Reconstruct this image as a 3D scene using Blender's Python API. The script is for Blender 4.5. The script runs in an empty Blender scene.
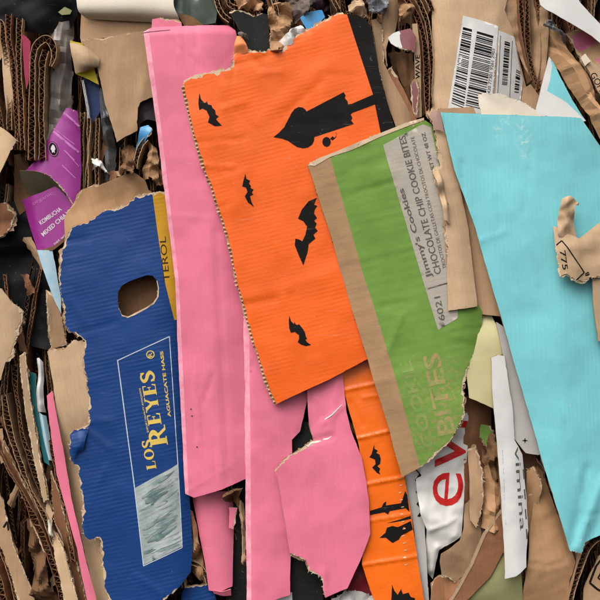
import bpy, math, random
import numpy as np
from mathutils import Vector
from mathutils.geometry import delaunay_2d_cdt

# ------------------------------------------------------------------ camera, sky, sun, exposure
S = 0.002            # metres for one photo pixel at the bale's face
D = 1100.0           # camera distance in the same pixels
H = 0.95             # height of the camera above the yard
scn = bpy.context.scene
col = scn.collection
cd = bpy.data.cameras.new('camera'); cam = bpy.data.objects.new('camera', cd); col.objects.link(cam)
cam.location = (0, -D * S, H); cam.rotation_euler = (math.pi / 2, 0, 0)
cd.sensor_width = 36; cd.lens = 36 * D / 600.0; cd.clip_start = 0.05; cd.clip_end = 200
scn.camera = cam

SUN_EL, SUN_AZ = math.radians(50), math.radians(212)      # azimuth clockwise from +Y; the camera looks along +Y
wd = bpy.data.worlds.new('World'); scn.world = wd; wd.use_nodes = True
nt = wd.node_tree; nt.nodes.clear()
sky = nt.nodes.new('ShaderNodeTexSky'); sky.sky_type = 'NISHITA'; sky.sun_disc = False
sky.sun_elevation = SUN_EL; sky.sun_rotation = SUN_AZ
sky.air_density = 1.0; sky.dust_density = 4.0; sky.ozone_density = 1.0
hs = nt.nodes.new('ShaderNodeHueSaturation'); hs.inputs['Saturation'].default_value = 0.25   # overcast: a nearly white sky
bg = nt.nodes.new('ShaderNodeBackground'); bg.inputs['Strength'].default_value = 0.12
wo = nt.nodes.new('ShaderNodeOutputWorld')
nt.links.new(sky.outputs[0], hs.inputs['Color']); nt.links.new(hs.outputs[0], bg.inputs['Color']); nt.links.new(bg.outputs[0], wo.inputs['Surface'])
sl = bpy.data.lights.new('sun', 'SUN'); sl.energy = 1.5; sl.angle = math.radians(50); sl.color = (1.0, 0.96, 0.9)
sun = bpy.data.objects.new('sun', sl); col.objects.link(sun)
sv = Vector((math.sin(SUN_AZ) * math.cos(SUN_EL), math.cos(SUN_AZ) * math.cos(SUN_EL), math.sin(SUN_EL)))
sun.rotation_euler = (-sv).to_track_quat('-Z', 'Y').to_euler(); sun.location = (1, -2, 3)
scn.view_settings.view_transform = 'Standard'; scn.view_settings.look = 'None'
scn.view_settings.gamma = 1.0; scn.view_settings.use_curve_mapping = False
scn.view_settings.exposure = 0.42
scn.cycles.use_denoising = True; scn.cycles.use_adaptive_sampling = True; scn.cycles.adaptive_threshold = .04
scn.cycles.max_bounces = 5; scn.cycles.diffuse_bounces = 3; scn.cycles.transparent_max_bounces = 8

# ------------------------------------------------------------------ helpers
R = random.Random(7)
def lin(r, g, b, k=1.0):
    f = lambda c: (c / 255 / 12.92 if c < 10 else ((c / 255 + .055) / 1.055) ** 2.4)
    return (f(r) * k, f(g) * k, f(b) * k, 1)

def hashn(ix, iy, seed):
    n = (ix * 374761393 + iy * 668265263 + seed * 1442695041) & 0xFFFFFFFF
    n = ((n ^ (n >> 13)) * 1274126177) & 0xFFFFFFFF
    n = n ^ (n >> 16)
    return (n & 0xFFFF) / 32767.5 - 1.0
def vnoise(x, y, seed=0):
    x = np.asarray(x, float); y = np.asarray(y, float)
    ix = np.floor(x).astype(np.int64); iy = np.floor(y).astype(np.int64)
    fx = x - ix; fy = y - iy
    fx = fx * fx * (3 - 2 * fx); fy = fy * fy * (3 - 2 * fy)
    a = hashn(ix, iy, seed); b = hashn(ix + 1, iy, seed); c = hashn(ix, iy + 1, seed); d = hashn(ix + 1, iy + 1, seed)
    return (a * (1 - fx) + b * fx) * (1 - fy) + (c * (1 - fx) + d * fx) * fy
def fnoise(x, y, seed, octs=3):
    r = 0; a = 1.0
    for o in range(octs):
        r = r + a * vnoise(x * 2 ** o, y * 2 ** o, seed + o * 17); a *= .5
    return r

def facets(x, y, seed, sc):                 # crumpled paper: flat facets between sharp creases
    rs = np.random.RandomState(seed % 100000); r = 0
    wx = x + sc * .35 * vnoise(x / sc, y / sc, seed + 3); wy = y + sc * .35 * vnoise(x / sc + 9, y / sc, seed + 4)
    for k_, a_ in ((1.0, 1.0), (1.3, .8), (2.1, .5), (2.9, .35), (4.3, .2)):
        th = rs.uniform(0, 6.28); p = (wx * math.cos(th) + wy * math.sin(th)) / (sc * 1.6) * k_ + rs.uniform(0, 9)
        r = r + a_ * (np.abs((p % 2) - 1) - .5)
    return r
def W(x, y, z):                         # pixel coordinates in the bale's plane + height towards the camera -> world
    return ((x - 300) * S, -z * S, (300 - y) * S + H)

# ------------------------------------------------------------------ materials
MATS = {}
def mat(name, c1, c2=None, rough=.75, spec=.25, flute=None, grain=.35, streak=0, wrinkle=0, mott=.5, mscale=4.0,
        scuff=None, scuff_col=None, trans=0, metal=0, speck=0, coat=0, bumpd=.0012, vary=.0, alpha=1.0, wear=.6):
    """c1/c2 mottled; flute=(angle,pitch px,strength) washboard relief; streak: fibres along the flutes; scuff=[(x,y,r)]"""
    if name in MATS: return MATS[name]
    m = bpy.data.materials.new(name); m.use_nodes = True; t = m.node_tree; t.nodes.clear()
    N = lambda k: t.nodes.new('ShaderNode' + k)
    L = t.links.new
    def math_(op, a, b=None, c=None, clamp=False):
        n = N('Math'); n.operation = op; n.use_clamp = clamp
        for i, v in enumerate((a, b, c)):
            if v is None: continue
            if isinstance(v, (int, float)): n.inputs[i].default_value = v
            else: L(v, n.inputs[i])
        return n.outputs[0]
    uv = N('UVMap').outputs[0]
    info = N('ObjectInfo')
    out = N('OutputMaterial'); p = N('BsdfPrincipled'); L(p.outputs[0], out.inputs['Surface'])
    p.inputs['Roughness'].default_value = rough; p.inputs['Specular IOR Level'].default_value = spec
    p.inputs['Metallic'].default_value = metal
    if coat: p.inputs['Coat Weight'].default_value = coat; p.inputs['Coat Roughness'].default_value = .25
    def noise(scale, detail=4, rgh=.6, vec=None, dist=0):
        n = N('TexNoise'); n.inputs['Scale'].default_value = scale; n.inputs['Detail'].default_value = detail
        n.inputs['Roughness'].default_value = rgh; n.inputs['Distortion'].default_value = dist
        L(vec if vec is not None else uv, n.inputs['Vector']); return n.outputs[0]
    def mix(f, a, b):
        n = N('Mix'); n.data_type = 'RGBA'
        if isinstance(f, (int, float)): n.inputs['Factor'].default_value = f
        else: L(f, n.inputs['Factor'])
        for i, v in ((6, a), (7, b)):
            if isinstance(v, tuple): n.inputs[i].default_value = v
            else: L(v, n.inputs[i])
        return n.outputs[2]
    c2 = c2 or tuple(v * .86 for v in c1[:3]) + (1,)
    f = math_('MULTIPLY_ADD', noise(mscale, 3, .65), 2.2 * mott, .5 - 1.1 * mott, clamp=True)
    colr = mix(f, c1, c2)
    ang = flute[0] if flute else 90
    mp = N('Mapping'); L(uv, mp.inputs['Vector']); mp.inputs['Rotation'].default_value = (0, 0, -math.radians(ang))
    rot = mp.outputs[0]                       # x along the flutes
    if streak:
        sm = N('Mapping'); L(rot, sm.inputs['Vector']); sm.inputs['Scale'].default_value = (3, 60, 1)
        sf = math_('MULTIPLY_ADD', noise(1.0, 3, .6, sm.outputs[0]), 2, -.5, clamp=True)
        dk = N('HueSaturation'); dk.inputs['Value'].default_value = 1 - .45 * streak; L(colr, dk.inputs['Color'])
        colr = mix(sf, dk.outputs[0], colr)
    if speck:
        sp = math_('GREATER_THAN', noise(70, 2, .5), .69)
        colr = mix(math_('MULTIPLY', sp, speck), colr, tuple(v * .35 for v in c1[:3]) + (1,))
    h = math_('MULTIPLY', noise(55, 3, .7), grain)
    if flute and flute[2]:
        sx = N('SeparateXYZ'); L(rot, sx.inputs[0])
        ph = math_('MULTIPLY_ADD', sx.outputs[1], 2 * math.pi * 100 / flute[1], math_('MULTIPLY', noise(2.5, 2), 2.5))
        am = math_('MULTIPLY_ADD', noise(3.5, 2), 3.0, -1.0, clamp=True)
        h = math_('ADD', h, math_('MULTIPLY', math_('MULTIPLY', math_('SINE', ph), am), flute[2] * .27))
    if wrinkle:
        rd = N('TexNoise'); rd.noise_type = 'RIDGED_MULTIFRACTAL'; rd.inputs['Scale'].default_value = 5
        rd.inputs['Detail'].default_value = 3; L(uv, rd.inputs['Vector'])
        h = math_('ADD', h, math_('MULTIPLY', rd.outputs[0], wrinkle))
    if wear:
        bf = math_('MULTIPLY_ADD', noise(1.7, 2), .5 * wear, 1 - .25 * wear)
        fd = N('HueSaturation'); L(colr, fd.inputs['Color']); L(bf, fd.inputs['Value']); colr = fd.outputs[0]
        for an_, th_ in ((25, .70), (110, .72)):
            sm2 = N('Mapping'); L(uv, sm2.inputs['Vector']); sm2.inputs['Rotation'].default_value = (0, 0, math.radians(an_)); sm2.inputs['Scale'].default_value = (2.5, 55, 1)
            ln_ = math_('MULTIPLY', math_('MULTIPLY_ADD', noise(1.0, 2, .5, sm2.outputs[0]), 14, -14 * th_, clamp=True), .35 * wear)
            colr = mix(ln_, colr, tuple(min(.85, v * .6 + .25) for v in c1[:3]) + (1,))
        dt = math_('MULTIPLY', math_('MULTIPLY_ADD', noise(9, 3, .8), 8, -5.3, clamp=True), .22 * wear)
        colr = mix(dt, colr, (.09, .07, .055, 1))
    # handling marks: short pale rubs, everywhere a little, more where listed
    rub = math_('MULTIPLY_ADD', noise(16, 3, .75), 9, -5.9, clamp=True)
    sc = scuff_col or tuple(min(.85, v * .5 + .38) for v in c1[:3]) + (1,)
    if scuff:
        tot = None
        for (x, y, r) in scuff:
            vd = N('VectorMath'); vd.operation = 'DISTANCE'; L(uv, vd.inputs[0]); vd.inputs[1].default_value = (x / 100, y / 100, 0)
            k = math_('SUBTRACT', 1, math_('MULTIPLY', vd.outputs['Value'], 100 / r), clamp=True)
            tot = k if tot is None else math_('MAXIMUM', tot, k)
        rub2 = math_('MULTIPLY_ADD', noise(22, 3, .8), 6, -2.9, clamp=True)
        rub = math_('MAXIMUM', math_('MULTIPLY', rub, .35), math_('MULTIPLY', rub2, math_('MULTIPLY', tot, .9, clamp=True)))
    else: rub = math_('MULTIPLY', rub, .35)
    colr = mix(rub, colr, sc)
    hv = N('HueSaturation'); L(colr, hv.inputs['Color']); L(math_('MULTIPLY_ADD', info.outputs['Random'], vary, 1 - vary / 2), hv.inputs['Value'])
    L(hv.outputs[0], p.inputs['Base Color'])
    p.inputs['Alpha'].default_value = alpha
    rg = math_('MULTIPLY_ADD', noise(7, 1), .25, rough - .125, clamp=True); L(rg, p.inputs['Roughness'])
    b = N('Bump'); b.inputs['Strength'].default_value = 1.0; b.inputs['Distance'].default_value = bumpd
    L(h, b.inputs['Height']); L(b.outputs[0], p.inputs['Normal'])
    if trans:
        p.inputs['Transmission Weight'].default_value = trans; p.inputs['IOR'].default_value = 1.25
    MATS[name] = m
    return m

# ------------------------------------------------------------------ 2-D tools
def inpoly(px, py, poly):
    poly = np.asarray(poly, float); x0 = poly[:, 0]; y0 = poly[:, 1]; x1 = np.roll(x0, -1); y1 = np.roll(y0, -1)
    r = np.zeros(len(px), bool)
    for i in range(0, len(px), 4000):
        X = px[i:i + 4000, None]; Y = py[i:i + 4000, None]
        c = ((y0 > Y) != (y1 > Y)) & (X < (x1 - x0) * (Y - y0) / np.where(y1 == y0, 1e-9, y1 - y0) + x0)
        r[i:i + 4000] = (c.sum(1) % 2) == 1
    return r
def dens(poly, step=5.0, closed=True):
    o = []; n = len(poly)
    for i in range(n if closed else n - 1):
        a = poly[i]; b = poly[(i + 1) % n]; k = max(1, int(math.hypot(b[0] - a[0], b[1] - a[1]) / step))
        for j in range(k): o.append((a[0] + (b[0] - a[0]) * j / k, a[1] + (b[1] - a[1]) * j / k))
    if not closed: o.append(tuple(poly[-1]))
    return o
def crom(pts, step=2.0):
    P = [np.array(p, float) for p in pts]
    if len(P) < 3: return np.array(dens(pts, step, False)) if len(pts[0]) == 2 else np.array(pts, float)
    o = []
    for i in range(len(P) - 1):
        p0 = P[max(0, i - 1)]; p1 = P[i]; p2 = P[i + 1]; p3 = P[min(len(P) - 1, i + 2)]
        k = max(1, int(np.linalg.norm(p2 - p1) / step))
        for j in range(k):
            t = j / k
            o.append(.5 * (2 * p1 + (p2 - p0) * t + (2 * p0 - 5 * p1 + 4 * p2 - p3) * t * t + (3 * p1 - p0 - 3 * p2 + p3) * t ** 3))
    o.append(P[-1]); return np.array(o)
def cdt(outlines, step, extra=(), holes=(), jit=.25, seed=0):
    """triangles inside any of the outlines (minus holes); extra = constraint polylines inside"""
    pts = []; edges = []
    for pl in list(outlines) + list(holes):
        b = len(pts); pts += [tuple(p) for p in pl]; n = len(pl); edges += [(b + i, b + (i + 1) % n) for i in range(n)]
    for pl in extra:
        b = len(pts); pts += [tuple(p) for p in pl]; edges += [(b + i, b + i + 1) for i in range(len(pl) - 1)]
    A = np.array([p for pl in outlines for p in pl]); mn = A.min(0); mx = A.max(0)
    rs = np.random.RandomState(seed)
    ys = np.arange(mn[1] + step * .5, mx[1], step * .87); gx = []; gy = []
    for k, y in enumerate(ys):
        xs = np.arange(mn[0] + (k % 2) * step * .5 + step * .3, mx[0], step)
        gx.append(xs); gy.append(np.full(len(xs), y))
    if gx:
        gx = np.concatenate(gx); gy = np.concatenate(gy)
        gx = gx + rs.uniform(-jit, jit, len(gx)) * step; gy = gy + rs.uniform(-jit, jit, len(gy)) * step
        ins = np.zeros(len(gx), bool)
        for pl in outlines: ins |= inpoly(gx, gy, pl)
        for pl in holes: ins &= ~inpoly(gx, gy, pl)
        pts += list(zip(gx[ins].tolist(), gy[ins].tolist()))
    v, e, f, _, _, _ = delaunay_2d_cdt([Vector(p) for p in pts], edges, [], 0, 1e-4)
    V = np.array([(a.x, a.y) for a in v]); F = np.array([t for t in f if len(t) == 3])
    c = V[F].mean(1); ins = np.zeros(len(F), bool)
    for pl in outlines: ins |= inpoly(c[:, 0], c[:, 1], pl)
    for pl in holes: ins &= ~inpoly(c[:, 0], c[:, 1], pl)
    F = F[ins]; c = c[ins]
    used = np.unique(F); remap = np.full(len(V), -1); remap[used] = np.arange(len(used))
    V = V[used]; F = remap[F]
    a = V[F]; ar = (a[:, 1, 0] - a[:, 0, 0]) * (a[:, 2, 1] - a[:, 0, 1]) - (a[:, 1, 1] - a[:, 0, 1]) * (a[:, 2, 0] - a[:, 0, 0])
    F[ar > 0] = F[ar > 0][:, ::-1]          # y runs down: keep faces looking at the camera
    return V, F, V[F].mean(1)

def rim_edges(F):
    E = {}
    for t in F.tolist():
        for i in range(3):
            a, b = t[i], t[(i + 1) % 3]
            if (b, a) in E: del E[(b, a)]
            else: E[(a, b)] = 1
    return list(E)

def mesh_obj(name, verts, faces, mats, parent, uvs=None, fmat=None, smooth=True):
    me = bpy.data.meshes.new(name)
    top_ = parent
    while top_ is not None and top_.parent is not None: top_ = top_.parent
    base = np.array(top_.location) if top_ is not None else np.zeros(3)
    me.from_pydata((np.asarray(verts) - base).tolist(), [], faces)
    for m in mats: me.materials.append(m)
    if fmat is not None: me.polygons.foreach_set('material_index', np.asarray(fmat, np.int32))
    if smooth: me.polygons.foreach_set('use_smooth', np.ones(len(me.polygons), bool))
    if uvs is not None:
        l = me.uv_layers.new(name='UVMap'); li = np.zeros(len(me.loops), np.int32); me.loops.foreach_get('vertex_index', li)
        l.data.foreach_set('uv', (np.asarray(uvs) / 100.0)[li].astype(np.float32).ravel())
    me.update()
    o = bpy.data.objects.new(name, me); col.objects.link(o); o.parent = parent
    return o
def thing(name, label, cat, base, group=None):
    o = bpy.data.objects.new(name, None); col.objects.link(o); o.location = base; o.empty_display_size = .03
    o['label'] = label; o['category'] = cat
    if group: o['group'] = group
    return o

# ------------------------------------------------------------------ a board or paper seen face on
class Sheet: pass
SEED = [1]
def sheet(name, label, cat, out, z, face, back=None, t=2.4, tilt=(0, 0), folds=(), ridges=(), dent=1.2, dscale=70, crumple=0, cscale=16,
          regions=(), holes=(), step=3.4, corr=True, fl=90, pitch=4.4, tear=1.0, ply=None, bulge=None, group=None, tag='c', creases=None, facet=None, flm=None, sback=1.6):
    """out: [(x,y[,tag])] in photo pixels, tag of the edge that starts there: c cut, t torn, s saw-toothed"""
    s = Sheet(); SEED[0] += 13; sd = SEED[0]
    k = (D - z) / D
    sc = lambda p: (300 + (p[0] - 300) * k, 300 + (p[1] - 300) * k)
    tags = [p[2] if len(p) > 2 else tag for p in out]; O = [sc(p) for p in out]
    s.sc = sc; s.k = k; s.z = z
    A = np.array(O); cx, cy = A.mean(0)
    area = sum(O[i][0] * O[(i + 1) % len(O)][1] - O[(i + 1) % len(O)][0] * O[i][1] for i in range(len(O)))
    sg = 1 if area > 0 else -1
    FO = [(sc(a), sc(b), m, w) for a, b, m, w in folds]; RI = [(sc(a), sc(b), m, w) for a, b, m, w in ridges]
    rc = random.Random(sd + 77); A_ = abs(area) / 2
    for _ in range(int(A_ / 3800) if creases is None else creases):
        i0 = rc.choice(range(len(O))); u_ = rc.random(); j0 = rc.choice(range(len(O)))
        p_ = (O[i0][0] * u_ + O[j0][0] * (1 - u_), O[i0][1] * u_ + O[j0][1] * (1 - u_))
        th = math.radians(fl) + rc.gauss(0, .08) if rc.random() < .55 else rc.uniform(0, 3.14); ln = rc.uniform(14, 70)
        RI.append(((p_[0] - math.cos(th) * ln / 2, p_[1] - math.sin(th) * ln / 2), (p_[0] + math.cos(th) * ln / 2, p_[1] + math.sin(th) * ln / 2), rc.choice([-1, 1]) * rc.uniform(.3, 1.0), rc.uniform(1.4, 3.0)))
    FA = []
    if facet:
        wx_, wy_ = np.ptp(A[:, 0]), np.ptp(A[:, 1])
        for i in range(facet[0]):
            th = rc.uniform(0, 3.14) if rc.random() < .5 else math.atan2(wy_, wx_ * .25) + rc.gauss(0, .35)
            px_ = cx + rc.uniform(-.45, .45) * wx_; py_ = cy + rc.uniform(-.45, .45) * wy_; FA.append((px_, py_, -math.sin(th), math.cos(th), facet[1] * rc.uniform(.4, 1) * (1 if i % 2 else -1)))
        fz0 = sum(m_ * np.sqrt(((A[:, 0] - a_) * c_ + (A[:, 1] - b_) * d_) ** 2 + .3) for a_, b_, c_, d_, m_ in FA).mean()
    def Z(x, y):
        x = np.asarray(x, float); y = np.asarray(y, float)
        zz = z + tilt[0] * (x - cx) + tilt[1] * (y - cy)
        for a, b, m, w in FO:
            dx, dy = b[0] - a[0], b[1] - a[1]; l = math.hypot(dx, dy)
            d = ((x - a[0]) * dy - (y - a[1]) * dx) / l / w
            zz = zz + m * w * np.where(d > 20, d, np.log1p(np.exp(np.clip(d, -30, 20))))
        for a, b, m, w in RI:
            dx, dy = b[0] - a[0], b[1] - a[1]; l2 = dx * dx + dy * dy
            u = np.clip(((x - a[0]) * dx + (y - a[1]) * dy) / l2, 0, 1)
            dd = np.hypot(x - a[0] - u * dx, y - a[1] - u * dy)
            zz = zz + m * np.exp(-(dd / w) ** 2)
        if bulge:
            (bx, by), ang, wid, amt = bulge; bx, by = sc((bx, by)); an = math.radians(ang)
            d = (-(x - bx) * math.sin(an) + (y - by) * math.cos(an)) / wid
            zz = zz + amt * (np.sqrt(np.clip(1 - np.clip(d, -1, 1) ** 2, 0, 1)) - 1)
        if facet:
            fs = -fz0
            for a_, b_, c_, d_, m_ in FA: fs = fs + m_ * np.sqrt(((x - a_) * c_ + (y - b_) * d_) ** 2 + .3)
            zz = zz + 5 * np.tanh(fs / 5)
        if dent: zz = zz + dent * fnoise(x / dscale, y / dscale, sd, 3) + .2 * min(dent, 1.3) * fnoise(x / 15, y / 15, sd + 31, 2)
        if crumple:
            zz = zz + crumple * .8 * facets(x, y, sd + 5, cscale)
        return zz
    s.Z = Z
    def surf(x, y, off=0.0):
        x = np.asarray(x, float); y = np.asarray(y, float); e = .6
        z0 = Z(x, y); gx = (Z(x + e, y) - Z(x - e, y)) / (2 * e); gy = (Z(x, y + e) - Z(x, y - e)) / (2 * e)
        ln = np.sqrt(gx * gx + gy * gy + 1)
        X = x - gx / ln * off; Y = y - gy / ln * off; ZZ = z0 + off / ln
        return np.stack([(X - 300) * S, -ZZ * S, (300 - Y) * S + H], 1)
    s.surf = surf
    bi = int(np.argmax(A[:, 1])); s.root = thing(name, label, cat, tuple(surf([O[bi][0]], [O[bi][1]])[0]), group)
    def outline(inset_t, amp_t, seed, inset_c=0.0, inset_s=0.0):
        o = []; n = len(O); run = 0
        for i in range(n):
            a = O[i]; b = O[(i + 1) % n]; l = math.hypot(b[0] - a[0], b[1] - a[1])
            if l < 1e-6: continue
            nx, ny = (b[1] - a[1]) / l * sg, -(b[0] - a[0]) / l * sg
            st = {'c': 2.6, 't': 1.25, 's': .7}[tags[i]]; kk = max(1, int(l / st))
            u = np.arange(kk) / kk; q = run + u * l
            if tags[i] == 't':
                env = np.minimum(1, np.minimum(4 * u + .25, 4 * (1 - u) + .25))
                dd = -inset_t + env * amp_t * (vnoise(q / 7, 3.3, seed) + .8 * vnoise(q / 2.6, 9.1, seed) + .4 * vnoise(q / 1.3, 1.1, seed) + .9 * vnoise(q / 23, 4.1, seed))
            elif tags[i] == 's':
                dd = -inset_s + .75 * (1 - np.abs(((q / 3.6) % 1) * 2 - 1)) + .75 * vnoise(q / 6, .3, seed) + .5 * vnoise(q / 19, 5.3, seed)
            else: dd = -inset_c + .45 * vnoise(q / 24, 7.7, sd) + .22 * vnoise(q / 5, 2.7, sd) - 2.6 * np.maximum(0., vnoise(q / 6, 5.7, sd) - .72)
            o += list(zip((a[0] + (b[0] - a[0]) * u + nx * dd).tolist(), (a[1] + (b[1] - a[1]) * u + ny * dd).tolist()))
            run += l
        return o
    def densify_hole(h): return dens([sc(p) for p in h], 2.5)
    torn = any(tg != 'c' for tg in tags)
    def layer(nm, ol, hl, off, thick, mats, regs=(), stp=step, rimmat=None, band=0):
        ex = []; RG = []
        for poly, m in regs:
            q = dens([sc(p) for p in poly], 5); RG.append(q); ex.append(q + [q[0]])
        # keep constraint lines only where they lie inside the outline
        exc = []
        for pl in ex:
            a = np.array(pl); ins = inpoly(a[:, 0], a[:, 1], ol); cur = []
            for i in range(len(pl)):
                if ins[i]: cur.append(pl[i])
                else:
                    if len(cur) > 1: exc.append(cur)
                    cur = []
            if len(cur) > 1: exc.append(cur)
        V, F, C = cdt([ol], stp, exc, hl, seed=sd)
        fm = np.zeros(len(F), int)
        for i, q in enumerate(RG): fm[inpoly(C[:, 0], C[:, 1], q)] = i + 1
        if band:
            od = np.array(dens(ol, 2.0)); keep = np.zeros(len(F), bool)
            for i in range(0, len(F), 2000):
                dd = np.hypot(C[i:i + 2000, None, 0] - od[None, :, 0], C[i:i + 2000, None, 1] - od[None, :, 1]).min(1); keep[i:i + 2000] = dd < band
            F = F[keep]; fm = fm[keep]
        top = surf(V[:, 0], V[:, 1], off); bot = surf(V[:, 0], V[:, 1], off - thick); n = len(V)
        vv = np.concatenate([top, bot, top]); ff = F.tolist(); fmm = fm.tolist(); ml = list(mats); ri = 0
        if rimmat is not None: ml.append(rimmat); ri = len(ml) - 1
        for a, b in rim_edges(F):
            ff.append([b + 2 * n, a + 2 * n, a + n, b + n]); fmm.append(ri)
        ff += [[c + n for c in reversed(t_)] for t_ in F.tolist()]; fmm += [ri] * len(F)
        o = mesh_obj(nm, vv, ff, ml, s.root, np.concatenate([V, V, V]), fmm)
        me = o.data
        sm = np.ones(len(me.polygons), bool); sm[len(F):] = False; me.polygons.foreach_set('use_smooth', sm)
        return o
    hl = [densify_hole(h) for h in holes]
    ply = ply or M('pale'); back = back or M('kraft')
    fmats = [face] + [m for _, m in regions]
    if corr:
        s.face = layer('face_liner', outline(.9 * tear, 1.15 * tear, sd + 1, 0, 1.4), hl, 0, .3, fmats, regions, rimmat=ply)
        if torn: layer('torn_paper', outline(.1 * tear, .9 * tear, sd + 2, .25, 2.2), hl, -.4, .25, [ply], stp=3.5, band=6)
        layer('back_liner', outline(-.5 * tear, 1.3 * tear, sd + 3, 0, -sback), hl, -t, .35, [back], stp=step * 2)
        # fluted core, only where an edge lets one see it
        ol = np.array(outline(.8, .6, sd + 4, .5, .4 - sback)); rings = [ol] + [np.array(h) for h in hl]
        an = math.radians(fl); ux, uy = math.cos(an), math.sin(an)     # along the flutes
        ctr = ol.mean(0); r = np.hypot(*(ol - ctr).T).max() + 2
        du = 2.2; dv = pitch / 8
        uu = np.arange(-r, r, du); vv_ = np.arange(-r, r, dv)
        # candidate cells near the rings
        cells = set()
        for ring in rings:
            for p in dens([tuple(q) for q in ring], 1.2):
                qx, qy = p[0] - ctr[0], p[1] - ctr[1]; a = qx * ux + qy * uy; b = -qx * uy + qy * ux
                ia = int((a + r) / du); ib = int((b + r) / dv)
                for da in range(-3, 4):
                    for db in range(-10, 11): cells.add((ia + da, ib + db))
        cells = np.array(sorted(cells)); a = -r + (cells[:, 0] + .5) * du; b = -r + (cells[:, 1] + .5) * dv
        px = ctr[0] + a * ux - b * uy; py = ctr[1] + a * uy + b * ux
        keep = inpoly(px, py, ol)
        for h in hl: keep &= ~inpoly(px, py, h)
        cells = cells[keep]
        if len(cells):
            idx = {}; q = []; fa = []
            for ia, ib in cells.tolist():
                f4 = []
                for (e1, e2) in ((0, 0), (1, 0), (1, 1), (0, 1)):
                    kk = (ia + e1, ib + e2)
                    if kk not in idx: idx[kk] = len(q); q.append(kk)
                    f4.append(idx[kk])
                fa.append(f4)
            q = np.array(q, float); a = -r + q[:, 0] * du; b = -r + q[:, 1] * dv
            px = ctr[0] + a * ux - b * uy; py = ctr[1] + a * uy + b * ux
            mid = -(t + .6) / 2; am = (t - .75) / 2
            offs = mid + am * np.sin(2 * np.pi * b / pitch)
            vw = surf(px, py, offs)
            mesh_obj('fluting', vw, fa, [flm or M('flute')], s.root, np.stack([px, py], 1))
    else:
        s.face = layer('face', outline(.3 * tear, .9 * tear, sd + 1), hl, 0, t if t < 1.5 else .5, fmats, regions, rimmat=back if back else ply)
        if torn and tear > .5: layer('torn_paper', outline(-.7 * tear, .9 * tear, sd + 2, .2), hl, -(t if t < 1.5 else .5) - .05, .2, [ply], stp=3.5, band=6)
    # torn fibres along the torn edges
    if torn and tear >= .7:
        rf = random.Random(sd); fv = []; ff = []; fu = []
        for i in range(len(O)):
            if tags[i] != 't': continue
            a = O[i]; b = O[(i + 1) % len(O)]; l = math.hypot(b[0] - a[0], b[1] - a[1])
            if l < 1: continue
            tx, ty = (b[0] - a[0]) / l, (b[1] - a[1]) / l; nx, ny = ty * sg, -tx * sg
            for _ in range(int(l * .8)):
                u = rf.random() * l; x = a[0] + tx * u - nx * rf.uniform(.2, 1.6); y = a[1] + ty * u - ny * rf.uniform(.2, 1.6)
                th = rf.uniform(-1.2, 1.2); ln = rf.uniform(.7, 1.4) if rf.random() < .8 else rf.uniform(1.6, 3.4) * tear; wd_ = rf.uniform(.25, .8) if ln < 1.5 else rf.uniform(.15, .45)
                dx = nx * math.cos(th) + tx * math.sin(th); dy = ny * math.cos(th) + ty * math.sin(th)
                q = [(x + dy * wd_, y - dx * wd_), (x + dx * ln * .6 + dy * wd_ * .7, y + dy * ln * .6 - dx * wd_ * .7), (x + dx * ln, y + dy * ln), (x + dx * ln * .5 - dy * wd_ * .7, y + dy * ln * .5 + dx * wd_ * .7), (x - dy * wd_, y + dx * wd_)]
                z0 = rf.choice([-.15, -.4, -1.2, -t]) if corr else -.1; n_ = len(fv)
                o_ = np.array([z0, z0 + rf.uniform(-.3, .5), z0 + rf.uniform(-.6, .9), z0 + rf.uniform(-.3, .4), z0])
                P_ = surf([c[0] for c in q], [c[1] for c in q], o_); fv += P_.tolist(); fu += q; ff.append([n_ + 4, n_ + 3, n_ + 2, n_ + 1, n_])
        if ff:
            o = mesh_obj('torn_fibres', np.array(fv), ff, [ply], s.root, np.array(fu)); o['kind'] = 'stuff'
    return s

def decal(s, name, polys, m, off=.3, step=6, holes=(), label=None, parent=None, thick=.12):
    P = [dens([s.sc(p) for p in pl], 3) for pl in polys]; Hh = [dens([s.sc(p) for p in pl], 2) for pl in holes]
    V, F, C = cdt(P, step, holes=Hh); n = len(V)
    top = surf_ = s.surf(V[:, 0], V[:, 1], off); bot = s.surf(V[:, 0], V[:, 1], off - thick)
    ff = F.tolist() + [[b + 2 * n, a + 2 * n, a + n, b + n] for a, b in rim_edges(F)]
    o = mesh_obj(name, np.concatenate([top, bot, top]), ff, [m], parent or s.root, np.concatenate([V, V, V]))
    if label: o['label'] = label
    return o
TCACHE = {}
def text_tris(body, bold=0.0):
    key = (body, bold)
    if key in TCACHE: return TCACHE[key]
    cu = bpy.data.curves.new('lettering', 'FONT'); cu.body = body; cu.size = 1; cu.offset = bold; cu.resolution_u = 4
    ob = bpy.data.objects.new('lettering', cu); col.objects.link(ob)
    dg = bpy.context.evaluated_depsgraph_get(); me = ob.evaluated_get(dg).to_mesh()
    me.calc_loop_triangles()
    V = np.array([(v.co.x, v.co.y) for v in me.vertices]); F = np.array([t.vertices[:] for t in me.loop_triangles])
    ob.evaluated_get(dg).to_mesh_clear(); bpy.data.objects.remove(ob); bpy.data.curves.remove(cu)
    TCACHE[key] = (V, F); return V, F
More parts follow.
